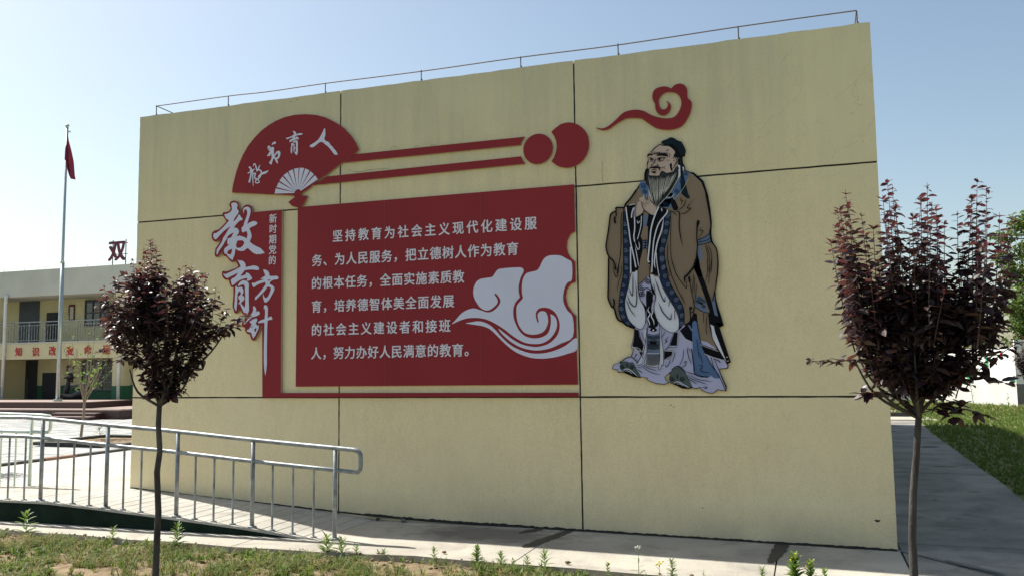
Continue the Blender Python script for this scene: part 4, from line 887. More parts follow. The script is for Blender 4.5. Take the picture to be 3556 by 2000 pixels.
region('robe', 'brown', cG([(215, 920), (0, 1225)]) + cH([(455, 240), (425, 308), (295, 305), (288, 352), (220, 392), (193, 450), (165, 680), (129, 900), (129, 990), (169, 1110)]) + cI([(177, 100), (175, 400), (170, 650), (184, 740), (240, 852), (280, 878), (310, 1000), (350, 1078), (440, 1118), (700, 1150), (900, 300), (950, 250), (1400, 1230), (1530, 1178), (1640, 1106), (1700, 950), (1760, 980)]) + cJ([(1830, 330), (2000, 380), (2180, 515), (2080, 300), (2050, 100)]) + cI([(1990, 1160), (1960, 1000), (2000, 900), (2035, 760), (2083, 560), (2098, 400), (2133, 150)]) + cH([(1978, 1449), (1988, 1200), (1978, 1050), (1943, 950), (1878, 870), (1873, 830), (1853, 720), (1873, 600), (1863, 500), (1833, 330), (1793, 100), (1773, 0)]) + cM([(895, 950), (858, 856), (795, 796)]) + cG([(1080, 782), (990, 752)]), smooth=1)
region('sleeve_trim', 'navy', cH([(410, 370), (460, 400), (500, 700), (530, 1000), (540, 1180)]) + cI([(562, 0), (550, 300), (520, 500), (480, 680), (470, 850), (500, 1000), (560, 1130), (640, 1232), (560, 1205), (432, 1128), (370, 1000), (355, 850), (370, 650), (410, 450), (440, 250), (445, 0)]) + cH([(415, 1100), (402, 900), (405, 600)]),
       cH([(1110, 400), (1190, 385), (1185, 560), (1160, 750), (1120, 900), (1100, 1050)]) + cI([(1190, 0), (1220, 250), (1290, 450), (1400, 650), (1490, 800), (1530, 950), (1530, 1150), (1440, 1268), (1440, 1150), (1430, 1000), (1350, 850), (1250, 680), (1150, 500), (1090, 330), (1040, 0)]) + cH([(985, 1200), (1020, 950), (1070, 700), (1090, 500)]))
region('inner_sleeve', 'ink', cH([(455, 270), (620, 240), (600, 330), (605, 450), (745, 390), (745, 600), (700, 780), (735, 850), (735, 1000), (690, 1180), (670, 1300), (620, 1380), (545, 1388), (530, 1300), (520, 1000), (490, 700), (445, 400)]),
       cH([(960, 370), (1000, 290), (1160, 330), (1130, 400), (1085, 560), (1035, 900), (1005, 1100), (1030, 1420), (900, 1410), (870, 1340), (850, 1250), (805, 1200), (812, 900), (820, 620), (790, 600), (830, 400)]))
region('sleeve_lining', 'pale', cI([(590, 240), (640, 238), (690, 208), (700, 500), (740, 720), (810, 850), (840, 1000), (830, 1150), (780, 1240), (720, 1250), (640, 1205), (530, 1080), (480, 920), (465, 780), (490, 640), (530, 480), (560, 330)]),
       cI([(920, 290), (960, 280), (1010, 320), (1080, 335), (1150, 520), (1250, 700), (1360, 880), (1430, 1050), (1440, 1180), (1415, 1270), (1320, 1315), (1200, 1270), (1080, 1150), (1010, 1000), (990, 850), (1020, 660), (1000, 580), (940, 450)]))
region('belt', 'slate', cH([(738, 430), (830, 410), (800, 600), (740, 620)]), cH([(735, 850), (812, 845), (812, 1000), (735, 995)]), cH([(1648, 835), (1720, 812), (1860, 720), (1872, 782), (1855, 805), (1885, 830), (1870, 872), (1760, 910), (1645, 918)]), cH([(1650, 930), (1700, 930), (1738, 1080), (1725, 1200), (1690, 1205), (1662, 1080)]), smooth=1)
region('apron', 'lilac', cI([(705, 470), (870, 310), (905, 330), (950, 600), (1010, 650), (990, 850), (1060, 1150), (1075, 1449), (860, 1449), (850, 850), (740, 720)]), smooth=1)
region('apron_panel', 'ink', cI([(855, 560), (975, 640), (945, 850), (1050, 1080), (1060, 1190), (1010, 1225), (1050, 1270), (980, 1305), (915, 1275), (940, 1225), (880, 1210), (850, 850)]))
region('apron_band', 'slate', cJ([(822, 200), (940, 225), (1062, 200), (1064, 580), (818, 580)]), smooth=1)
region('apron_fringe', 'pale', cJ([(815, 588), (1062, 588), (1055, 820), (950, 862), (850, 845), (765, 790)]), cJ([(770, 130), (818, 130), (800, 560), (690, 800), (620, 830), (720, 640)]), cJ([(1066, 60), (1100, 60), (1105, 300), (1135, 560), (1140, 810), (1050, 900), (1050, 830)]), smooth=1)
region('robe_hem', 'ink', cJ([(583, 120), (650, 140), (670, 260), (755, 450), (730, 545), (655, 548), (620, 500), (535, 452), (565, 300)]), cJ([(668, 565), (732, 560), (702, 640)]), cJ([(1340, 195), (1412, 185), (1395, 440), (1262, 440)]), cJ([(1150, 545), (1310, 555), (1295, 625), (1150, 705)]), cJ([(1455, 150), (1600, 20), (1650, 120), (1700, 180), (1700, 365), (1560, 300)]), cJ([(1870, 410), (2000, 460), (2215, 540), (2325, 720), (2100, 660), (1930, 590)]), smooth=1)
region('hem_band', 'slate', cI([(1745, 640), (1890, 700), (1950, 900), (1990, 970), (1850, 930), (1722, 850)]), cI([(2080, 565), (2095, 750), (2145, 1025), (2040, 990), (2010, 800), (2040, 740)]), cJ([(1600, 30), (1660, 60), (1700, 170), (1660, 130)]), smooth=1)
region('sash', 'blue', cJ([(1695, 0), (1790, 0), (1830, 250), (1900, 500), (2050, 780), (2200, 980), (2228, 1065), (2120, 1070), (2060, 1020), (2010, 1050), (1770, 1000), (1730, 800), (1705, 500)]), smooth=2)
region('sword_scabbard', 'ink', cI([(1690, 145), (1730, 0), (1800, 0), (1800, 150), (1900, 400), (2020, 750), (2080, 1000), (2200, 1060), (2232, 1185), (2160, 1208), (2080, 1145), (1960, 850), (1860, 560), (1760, 290)]), cJ([(2110, 0), (2290, 0), (2285, 60), (2210, 72), (2428, 755), (2388, 785), (2350, 700), (2120, 100)]), cH([(1645, 505), (1690, 520), (1685, 570), (1660, 620), (1645, 830)]), cH([(1640, 1000), (1680, 1200), (1700, 1300), (1740, 1449), (1660, 1449), (1590, 1290), (1620, 1200)]), smooth=1)
region('tassel', 'pale', cJ([(2038, 30), (2110, 60), (2135, 180), (2358, 760), (2200, 500), (2085, 290), (2062, 90)]), smooth=1)
region('collar', 'blue', cG([(130, 960), (185, 930), (230, 1000), (290, 1030), (305, 1200), (320, 1280), (240, 1300), (170, 1200), (110, 1060)]), cG([(985, 752), (1080, 788), (1045, 900), (965, 1080), (860, 1230), (790, 1330), (760, 1449), (480, 1449), (600, 1310), (720, 1160), (800, 1060), (880, 870), (960, 800)]), cH([(1000, 275), (1060, 170), (1240, 140), (1200, 230), (1150, 315)]), smooth=1)
region('inner_collar', 'pale', cG([(845, 630), (900, 640), (975, 680), (980, 740), (920, 760), (910, 840), (850, 930), (770, 1070), (660, 1200), (480, 1430), (460, 1400), (640, 1180), (850, 800), (880, 700)]), cG([(290, 1100), (320, 1180), (370, 1350), (350, 1330), (300, 1200)]), smooth=1)
region('face', 'skin', cG([(500, 245), (560, 230), (640, 240), (770, 250), (860, 330), (890, 450), (865, 600), (790, 720), (740, 780), (520, 830), (430, 845), (300, 830), (270, 700), (262, 630), (295, 540), (275, 480), (290, 430), (340, 380), (400, 310)]))
region('hair', 'ink', cG([(525, 258), (600, 232), (770, 245), (862, 330), (892, 450), (880, 500), (800, 480), (775, 450), (805, 385), (745, 315), (680, 275), (600, 268)]), cG([(700, 620), (740, 600), (745, 680), (760, 720), (740, 760), (710, 700)]), cG([(860, 530), (890, 500), (900, 600), (870, 620)]))
region('ear', 'skin', cG([(768, 505), (815, 480), (865, 505), (862, 580), (810, 650), (778, 700), (762, 600)]))
region('beard', 'beard', cG([(268, 705), (232, 780), (218, 860), (240, 1000), (300, 1060), (340, 1200), (380, 1340), (470, 1420), (560, 1340), (640, 1240), (740, 1120), (805, 1030), (855, 900), (872, 760), (845, 660), (800, 700), (765, 760), (700, 775), (640, 790), (560, 745), (505, 800), (500, 860), (430, 840), (300, 835), (310, 770), (300, 715)]))
region('hat', 'hat', cG([(532, 197), (560, 172), (640, 142), (720, 104), (780, 120), (850, 167), (928, 193), (976, 290), (996, 350), (982, 445), (935, 460), (900, 450), (885, 380), (830, 290), (765, 235), (640, 242), (560, 218)]), cG([(890, 478), (928, 500), (945, 640), (960, 780), (1000, 980), (1040, 1130), (1050, 1180), (1095, 1275), (1040, 1285), (980, 1240), (930, 1190), (915, 1100), (910, 900), (905, 700)]), smooth=1)
region('hand', 'skin', cH([(595, 300), (640, 220), (692, 188), (702, 230), (740, 330), (762, 350), (722, 402), (615, 462), (600, 380)]), cH([(688, 150), (722, 118), (755, 140), (800, 180), (850, 180), (910, 222), (962, 290), (950, 380), (915, 432), (850, 400), (762, 328), (710, 240)]))
region('buckle', 'ink', cG([(635, 1230), (680, 1180), (770, 1190), (745, 1240), (680, 1255)]), cH([(1130, 100), (1170, 50), (1245, 60), (1215, 110)]), cH([(1200, 130), (1250, 120), (1330, 300), (1310, 345), (1250, 345), (1210, 250)]), smooth=0)
region('shoe', 'greygreen', cJ([(290, 880), (300, 790), (340, 750), (430, 745), (480, 770), (540, 760), (590, 830), (640, 930), (688, 1040), (560, 1040), (440, 980), (340, 930)]), cJ([(1275, 965), (1340, 885), (1430, 845), (1500, 885), (1560, 950), (1600, 1060), (1688, 1228), (1500, 1262), (1390, 1208), (1268, 1158), (1256, 1080)]))
region('sole', 'ink', cJ([(380, 945), (440, 905), (540, 965), (640, 1048), (560, 1044), (440, 988)]), cJ([(1340, 1185), (1430, 1160), (1560, 1230), (1640, 1270), (1500, 1265), (1390, 1215)]))
fing = [([(742, 72), (762, 160), (775, 230)], 16), ([(802, 92), (790, 190)], 14), ([(842, 78), (812, 210)], 15), ([(864, 118), (835, 215)], 14), ([(670, 130), (700, 200), (730, 280)], 14), ([(735, 110), (745, 190)], 14)]
inks('finger', 'skin', cH, fing, .20706)
# spirals printed along the trims
def spiral(c, r, turns=1.6, n=14, ccw=1, a0=0):
    return [(c[0] + r * (1 - k / n * .85) * math.cos(a0 + ccw * turns * 2 * math.pi * k / n), c[1] + r * (1 - k / n * .85) * math.sin(a0 + ccw * turns * 2 * math.pi * k / n)) for k in range(n + 1)]
sp = []
for p in ((430, 570), (430, 710), (440, 850), (450, 1010), (450, 1150), (450, 1300)): sp.append((spiral(p, 40), 8, 0))
for p in ((1150, 440), (1140, 570), (1120, 710), (1085, 860), (1055, 1010), (1055, 1150), (1090, 1300)): sp.append((spiral(p, 42, ccw=-1), 8, 0))
inks('trim_scrolls', 'slate', cH, sp, .20706)
sp = []
for p in ((480, 40), (480, 150), (470, 310), (430, 460), (405, 610), (390, 740), (400, 880), (430, 1020), (510, 1150)): sp.append((spiral(p, 40), 8, 0))
for p in ((1140, 20), (1160, 160), (1190, 310), (1245, 460), (1310, 600), (1390, 730), (1450, 860), (1490, 1010), (1480, 1160)): sp.append((spiral(p, 42, ccw=-1), 8, 0))
inks('trim_scrolls', 'slate', cI, sp, .19324)
inks('collar_scrolls', 'navy', cG, [(spiral((190, 1030), 55), 10, 0), (spiral((220, 1140), 45), 9, 0), (spiral((1010, 800), 35), 8, 0), (spiral((840, 1140), 55), 10, 0), (spiral((620, 1390), 55), 10, 0), (spiral((930, 950), 45), 9, 0)], .17945)
inks('apron_scrolls', 'ink', cI, [(spiral((880, 400), 50), 9, 0), (spiral((750, 510), 50), 9, 0), ([(705, 470), (870, 320)], 8, 0), ([(720, 490), (880, 345)], 5, 0), (spiral((940, 590), 60), 9, 0), (spiral((770, 620), 55), 9, 0), ([(740, 700), (800, 560), (860, 520), (950, 560)], 9), ([(870, 690), (950, 700), (960, 760), (910, 820)], 9), (spiral((905, 780), 35), 7, 0)], .19324)
inks('apron_waves', 'pale', cI, [([(900, 850), (880, 920), (920, 980), (880, 1060), (910, 1160), (880, 1200)], 14), ([(940, 850), (960, 950), (940, 1020), (980, 1100), (990, 1180)], 14), ([(965, 1265), (985, 1280)], 26)], .19324)
# white lines on the black sleeves
inks('sleeve_lines', 'pale', cH, [([(452, 290), (470, 450), (500, 650), (530, 880), (580, 1100), (620, 1300)], 16, 0), ([(500, 265), (560, 245), (610, 243)], 10), ([(545, 470), (555, 380), (590, 300), (595, 450), (600, 650), (585, 780), (600, 870)], 15, 0), ([(640, 510), (655, 560), (690, 520)], 10), ([(712, 440), (700, 620), (645, 830)], 10, 0), ([(600, 870), (650, 1000), (680, 960), (665, 860)], 9), ([(610, 960), (640, 1130), (668, 1290)], 10), ([(530, 960), (530, 1200), (535, 1400)], 16, 0), ([(1000, 285), (920, 480), (870, 680), (850, 900), (822, 1180), (850, 1200)], 18, 0), ([(1150, 335), (1130, 400), (1000, 570), (930, 800), (905, 1000), (885, 1380)], 16, 0), ([(1085, 480), (1050, 680), (975, 900), (930, 1200), (945, 1310)], 18), ([(960, 1050), (975, 1250), (1010, 1449)], 10, 0), ([(1050, 310), (1055, 360)], 14)], .20706)
# ink: face
inks('face_lines', 'ink', cG, [([(270, 480), (300, 430), (380, 440)], 26), ([(440, 455), (520, 435), (620, 430), (670, 480)], 30), ([(480, 440), (560, 445), (640, 460)], 22), ([(300, 505), (340, 500), (390, 530)], 14, 0), ([(450, 530), (500, 500), (580, 500), (620, 495)], 16, 0), ([(315, 540), (380, 545)], 9), ([(470, 545), (560, 548), (600, 520)], 9), ([(340, 515), (345, 550)], 26, 0), ([(500, 505), (505, 545)], 28, 0), ([(320, 570), (390, 565)], 7), ([(455, 560), (540, 570)], 7), ([(430, 480), (415, 560), (370, 620), (340, 640), (380, 655)], 10), ([(410, 530), (410, 600)], 10), ([(380, 655), (420, 665), (470, 640), (450, 610)], 12),
     ([(470, 640), (520, 690), (590, 680), (605, 655)], 8), ([(600, 690), (605, 720)], 7), ([(330, 390), (430, 415), (540, 390)], 8), ([(380, 380), (460, 395), (530, 385)], 7), ([(360, 415), (460, 425), (600, 400), (700, 420)], 7), ([(630, 370), (670, 330)], 9), ([(660, 365), (680, 345)], 7), ([(700, 410), (690, 460)], 8), ([(710, 465), (690, 475)], 8), ([(340, 390), (420, 300), (500, 245), (560, 230)], 10, 0), ([(290, 560), (262, 640), (270, 690)], 10, 0), ([(640, 540), (690, 550)], 7),
     ([(760, 500), (800, 480), (850, 500), (855, 570), (800, 640), (770, 700)], 12, 0), ([(790, 510), (830, 520), (830, 570), (790, 620)], 9), ([(770, 560), (800, 540)], 8),
     ([(300, 715), (340, 680), (400, 690), (450, 680), (500, 700), (510, 760)], 26), ([(280, 710), (235, 800), (230, 950)], 30), ([(340, 735), (400, 725), (460, 735)], 10), ([(345, 765), (400, 775), (440, 765)], 26), ([(380, 790), (420, 790)], 16)], .17945)
bs = []; bp_ = []; rb = random.Random(3)
for k in range(46):
    u = k / 45; x0 = 290 + 560 * u; y0 = 850 + 40 * math.sin(u * 3) - (130 * max(0, u - .35)); x1 = 395 + 250 * u + rb.uniform(-15, 15); y1 = 1390 - 330 * max(0, u - .25) ** 1.0 + rb.uniform(-60, 20)
    pts = [(x0, y0 + rb.uniform(-20, 30)), (x0 + (x1 - x0) * .35 + rb.uniform(-5, 5), y0 + (y1 - y0) * .4), (x1, y1)]
    (bs if k % 2 else bp_).append((pts, rb.uniform(7, 14)))
inks('beard_strands', 'ink', cG, bs, .17945); inks('beard_highlights', 'poster', cG, [(p, w * .6) for p, w in bp_], .17945)
# ink: contours and folds of the robe
inks('robe_lines', 'ink', cH, [([(625, 0), (540, 130), (450, 235), (425, 300)], 18, 0), ([(425, 300), (290, 298), (285, 350), (215, 390), (186, 450), (158, 680), (122, 900), (122, 990), (160, 1110), (230, 1180), (270, 1260), (285, 1340)], 15, 0), ([(270, 440), (262, 510), (280, 570)], 22), ([(285, 360), (290, 450)], 14), ([(395, 380), (370, 480), (370, 900), (350, 1150), (300, 1400)], 9, 0), ([(415, 310), (400, 600), (410, 900), (410, 1449)], 8, 0), ([(160, 1130), (160, 1449)], 10, 0),
     ([(1160, 355), (1200, 370), (1190, 560), (1150, 800), (1100, 1000), (1120, 1250), (1180, 1449)], 8, 0), ([(1160, 355), (1240, 370), (1300, 430)], 9), ([(1270, 370), (1330, 360), (1350, 420), (1345, 600), (1370, 800), (1410, 950)], 12), ([(1350, 395), (1440, 390), (1540, 310), (1480, 300), (1600, 150)], 9), ([(1340, 340), (1420, 270), (1460, 160)], 9), ([(1380, 110), (1370, 180), (1400, 180), (1370, 250)], 8), ([(1215, 450), (1200, 800), (1215, 1150), (1300, 1449)], 7), ([(1160, 850), (1150, 1150), (1220, 1420)], 8),
     ([(1645, 540), (1640, 800), (1650, 950), (1620, 1200), (1560, 1330), (1470, 1449)], 12, 0), ([(1780, 0), (1800, 110), (1840, 330), (1868, 500), (1876, 600), (1858, 720), (1880, 830), (1885, 870), (1950, 950), (1984, 1050), (1994, 1200), (1984, 1449)], 13, 0), ([(1655, 830), (1750, 690), (1690, 690), (1730, 630)], 7), ([(1660, 840), (1780, 790), (1860, 730)], 8, 0), ([(1650, 880), (1800, 850), (1870, 810)], 8, 0), ([(1650, 918), (1780, 905), (1880, 865)], 8, 0), ([(1780, 920), (1820, 1100), (1820, 1449)], 7), ([(1800, 915), (1850, 1100), (1850, 1449)], 7), ([(1830, 910), (1890, 1100), (1880, 1400)], 7),
     ([(740, 850), (812, 845)], 9, 0), ([(740, 890), (812, 885)], 9, 0), ([(740, 940), (812, 930)], 9, 0), ([(745, 1000), (770, 960), (800, 1000)], 12), ([(780, 850), (785, 960)], 10), ([(700, 180), (740, 300), (760, 340)], 5), ([(720, 200), (790, 290)], 5), ([(780, 200), (800, 230), (845, 215)], 5), ([(850, 170), (900, 220), (955, 290)], 6), ([(640, 230), (600, 320)], 6), ([(800, 110), (790, 180)], 5), ([(822, 110), (805, 190)], 5), ([(605, 300), (600, 380), (615, 460), (720, 405), (760, 350), (850, 410), (915, 435)], 8, 0)], .20706)
inks('robe_lines', 'ink', cI, [([(172, 0), (168, 400), (162, 650), (177, 740), (240, 868), (275, 800), (262, 710)], 18, 0), ([(240, 868), (275, 880), (305, 1000), (345, 1085), (430, 1130), (500, 1185), (640, 1240)], 20, 0), ([(230, 60), (300, 200), (290, 100), (220, 0)], 10), ([(240, 140), (320, 330), (370, 0)], 9), ([(410, 50), (400, 250), (350, 420), (320, 600)], 7), ([(445, 0), (440, 250), (385, 560), (355, 850), (375, 1000), (430, 1130)], 8, 0),
     ([(1190, 0), (1220, 250), (1290, 450), (1400, 650), (1490, 800), (1530, 950), (1528, 1160)], 9, 0), ([(1245, 0), (1290, 250), (1420, 560), (1500, 700), (1560, 830)], 9), ([(1310, 0), (1380, 250), (1500, 440), (1570, 515), (1570, 350)], 9), ([(1730, 0), (1700, 140), (1600, 270), (1540, 330), (1545, 440)], 22), ([(1625, 310), (1640, 450), (1690, 700), (1715, 850)], 10, 0), ([(1615, 310), (1635, 420)], 24), ([(1640, 850), (1655, 900)], 34), ([(1715, 830), (1700, 930), (1660, 960)], 14), ([(1635, 880), (1640, 1100), (1530, 1180)], 14, 0), ([(1700, 250), (1680, 600)], 7), ([(1720, 300), (1710, 620)], 7), ([(1760, 420), (1720, 800)], 7),
     ([(1940, 0), (1960, 200), (1910, 420)], 7), ([(1980, 0), (1990, 200), (1960, 480)], 7), ([(2020, 0), (2010, 250)], 7), ([(2140, 0), (2140, 150), (2105, 450), (2085, 560), (2040, 750)], 12, 0), ([(2085, 560), (2095, 750), (2150, 1030), (2190, 1100)], 10, 0), ([(1770, 660), (1920, 760)], 8), ([(1750, 690), (1930, 790)], 7), ([(1725, 850), (1850, 930), (1990, 970)], 8, 0), (spiral((1780, 750), 35), 7, 0), (spiral((1880, 840), 35), 7, 0), ([(1800, 780), (1870, 800)], 22), ([(1880, 950), (1880, 1150)], 7), ([(1940, 970), (1925, 1250), (1940, 1350)], 8), ([(1975, 980), (1990, 1200), (2050, 1449)], 8, 0),
     ([(530, 500), (600, 660), (610, 450), (610, 250)], 11), ([(510, 640), (560, 780), (650, 850), (680, 700), (655, 380)], 12), ([(490, 720), (560, 900), (655, 1025)], 9), ([(1000, 330), (1060, 500), (1130, 680), (1180, 760), (1190, 660)], 12), ([(1070, 770), (1150, 950), (1280, 1080), (1300, 960)], 13), ([(980, 440), (1010, 580)], 8), ([(1270, 740), (1250, 850)], 8), ([(1360, 900), (1365, 1090)], 8), ([(1330, 560), (1330, 560)], 1),
     ([(700, 200), (700, 500), (740, 720), (810, 850), (840, 1000), (830, 1150), (780, 1240), (720, 1250), (640, 1205), (530, 1080), (480, 920), (465, 780), (490, 640), (530, 480), (560, 330), (585, 240)], 7, 0), ([(1085, 335), (1150, 520), (1250, 700), (1360, 880), (1430, 1050), (1440, 1180), (1415, 1275), (1320, 1315), (1200, 1270), (1080, 1150), (1010, 1000), (990, 850), (1020, 660), (940, 450), (915, 290), (900, 120)], 7, 0)], .19324)
jl = [([(290, 780), (400, 690), (505, 658), (560, 690), (640, 775)], 12, 0), ([(640, 860), (720, 870)], 8), ([(700, 800), (850, 880), (1010, 925)], 8), ([(760, 800), (850, 840), (1010, 860)], 7), ([(620, 830), (700, 800)], 8), ([(640, 900), (730, 970)], 9), ([(690, 820), (880, 950), (1080, 1005)], 8), ([(620, 790), (700, 650), (770, 480), (820, 100)], 9, 0), ([(760, 560), (720, 700)], 7), ([(840, 0), (825, 200), (815, 580), (760, 790)], 6, 0), ([(1060, 0), (1065, 580), (1045, 900), (1100, 850), (1100, 810), (1135, 810), (1135, 560), (1100, 300), (1085, 60)], 7, 0),
      ([(1170, 170), (1100, 290)], 8), ([(1260, 250), (1170, 340), (1210, 350), (1140, 420)], 9), ([(1320, 210), (1240, 450), (1140, 540)], 8), ([(1280, 670), (1240, 800), (1190, 850), (1180, 800)], 10), ([(1360, 560), (1350, 640), (1290, 790)], 8), ([(1440, 840), (1510, 680), (1530, 500)], 9), ([(1510, 790), (1575, 740), (1560, 820), (1480, 865)], 10), ([(1290, 920), (1340, 870), (1420, 835), (1490, 880), (1550, 940)], 12, 0), ([(1550, 935), (1750, 1000), (1900, 1060)], 9), ([(1590, 1010), (1700, 1090), (1980, 1190)], 9), ([(1600, 1070), (1790, 1185)], 9), ([(1600, 980), (1800, 1090), (2090, 1135)], 8), ([(1590, 460), (1620, 640), (1680, 800)], 10), ([(1620, 480), (1660, 560)], 7), ([(1680, 500), (1720, 800), (1760, 1000), (2000, 1050)], 14, 0), ([(1790, 820), (1890, 830), (1850, 920), (1960, 960), (2040, 960)], 9), ([(1830, 560), (1900, 780)], 8), ([(1780, 300), (1830, 700)], 7), ([(1790, 0), (1830, 250), (1900, 500), (2050, 780), (2130, 910)], 9, 0),
      ([(2060, 660), (2110, 850), (2250, 1100), (2330, 1300)], 9, 0), ([(2110, 680), (2200, 890), (2340, 1240)], 8, 0), ([(2130, 700), (2200, 730), (2240, 780)], 12), ([(2260, 1110), (2310, 1250)], 8), ([(1860, 1245), (1960, 1240), (1980, 1260), (1900, 1280)], 9), ([(2190, 1285), (2160, 1310)], 8), ([(830, 1062), (812, 1085)], 9), ([(550, 490), (545, 560), (520, 640)], 9, 0), ([(560, 690), (620, 610), (580, 620)], 8), ([(600, 710), (640, 720)], 7), ([(660, 140), (690, 280), (760, 440)], 7, 0), ([(700, 160), (750, 300), (790, 400)], 7), ([(1150, 710), (1250, 680), (1330, 600), (1330, 530), (1200, 540), (1240, 470), (1400, 460), (1430, 190)], 7, 0),
      (spiral((340, 845), 40), 8, 0), (spiral((520, 850), 45), 8, 0), (spiral((1300, 1080), 45), 8, 0), (spiral((1500, 1080), 48), 8, 0), ([(430, 780), (440, 860)], 12), ([(1400, 990), (1410, 1080)], 12)]
for k in range(7): jl.append(([(835, 250 + k * 22 + (110 if k > 2 else 0)), (940, 268 + k * 22 + (110 if k > 2 else 0)), (1055, 250 + k * 22 + (110 if k > 2 else 0))], 8, 0))
jl.append(([(850, 350), (1020, 350), (1020, 430), (860, 430), (850, 350)], 7, 0)); jl.append(([(870, 390), (1005, 390)], 42, 0))
for k in range(20): x = 825 + k * 12; jl.append(([(x, 600), (x - 14 + k * .6, 720), (x - 30 + k * 1.4, 800 + 30 * math.sin(k / 19 * math.pi))], 5, 0))
inks('hem_lines', 'ink', cJ, jl, .17941)
inks('sole_piping', 'pale', cJ, [([(350, 920), (430, 890), (520, 930), (630, 1035)], 12), ([(400, 930), (460, 930), (530, 985)], 8), ([(1330, 1165), (1420, 1138), (1540, 1200), (1645, 1265)], 12), ([(1390, 1180), (1460, 1180), (1520, 1225)], 8)], .17941)
inks('hem_piping', 'poster', cJ, [([(520, 470), (620, 478), (700, 530), (620, 545), (690, 650)], 7, 0), ([(1250, 452), (1400, 452), (1425, 190)], 6, 0), ([(1150, 715), (1250, 690), (1335, 600), (1330, 535), (1200, 545), (1235, 478)], 6, 0), ([(1470, 200), (1560, 320), (1700, 400)], 8, 0), ([(1850, 420), (2000, 480), (2200, 550)], 7, 0), ([(1930, 600), (2100, 670), (2330, 735)], 8, 0), ([(2350, 660), (2385, 665)], 10, 0), ([(2370, 740), (2400, 735)], 10, 0)], .17941)
inks('buckle_edges', 'poster', cG, [([(630, 1260), (720, 1265), (790, 1190)], 8, 0), ([(760, 1240), (780, 1300)], 7, 0)], .17945)
inks('collar_edge', 'poster', cG, [([(850, 920), (700, 1180), (500, 1400)], 8, 0), ([(1060, 900), (980, 1060), (880, 1200), (790, 1310)], 5, 0)], .17945)

# ================================================================ VEGETATION
rv = random.Random(42)
def leaf_geo(L, wd, bend=.18, fold=.18):
    """a folded, drooping leaf of 8 triangles along +x"""
    st = [(0, 0), (.22, .75), (.55, 1.0), (.82, .6), (1, 0)]; vs = []
    for u, w in st:
        z = -bend * u * u * L
        if w == 0: vs.append((u * L, 0, z))
        else: vs += [(u * L, -w * wd / 2, z + fold * w * wd / 2), (u * L, 0, z), (u * L, w * wd / 2, z + fold * w * wd / 2)]
    fs = [(0, 1, 2), (0, 2, 3), (1, 4, 5, 2), (2, 5, 6, 3), (4, 7, 8, 5), (5, 8, 9, 6), (7, 10, 8), (8, 10, 9)]
    return vs, fs
LV_ = [leaf_geo(1, .60, .15, .2), leaf_geo(1, .54, .35, .3), leaf_geo(1, .66, .05, .12), leaf_geo(1, .46, .5, .5)]
def leaf_matrix(p, az, pitch, roll, L):
    d = Vector((math.cos(az) * math.cos(pitch), math.sin(az) * math.cos(pitch), math.sin(pitch)))
    s = Vector((-math.sin(az), math.cos(az), 0)); n = d.cross(s)
    q = Matrix.Rotation(roll, 3, d); s = q @ s; n = q @ n
    M = Matrix((( d.x, s.x, n.x, p[0]), (d.y, s.y, n.y, p[1]), (d.z, s.z, n.z, p[2]), (0, 0, 0, 1)))
    return M @ Matrix.Diagonal((L, L, L, 1))
def bez(a, b, c, n):
    return [a * (1 - t) ** 2 + b * 2 * t * (1 - t) + c * t * t for t in [k / n for k in range(n + 1)]]
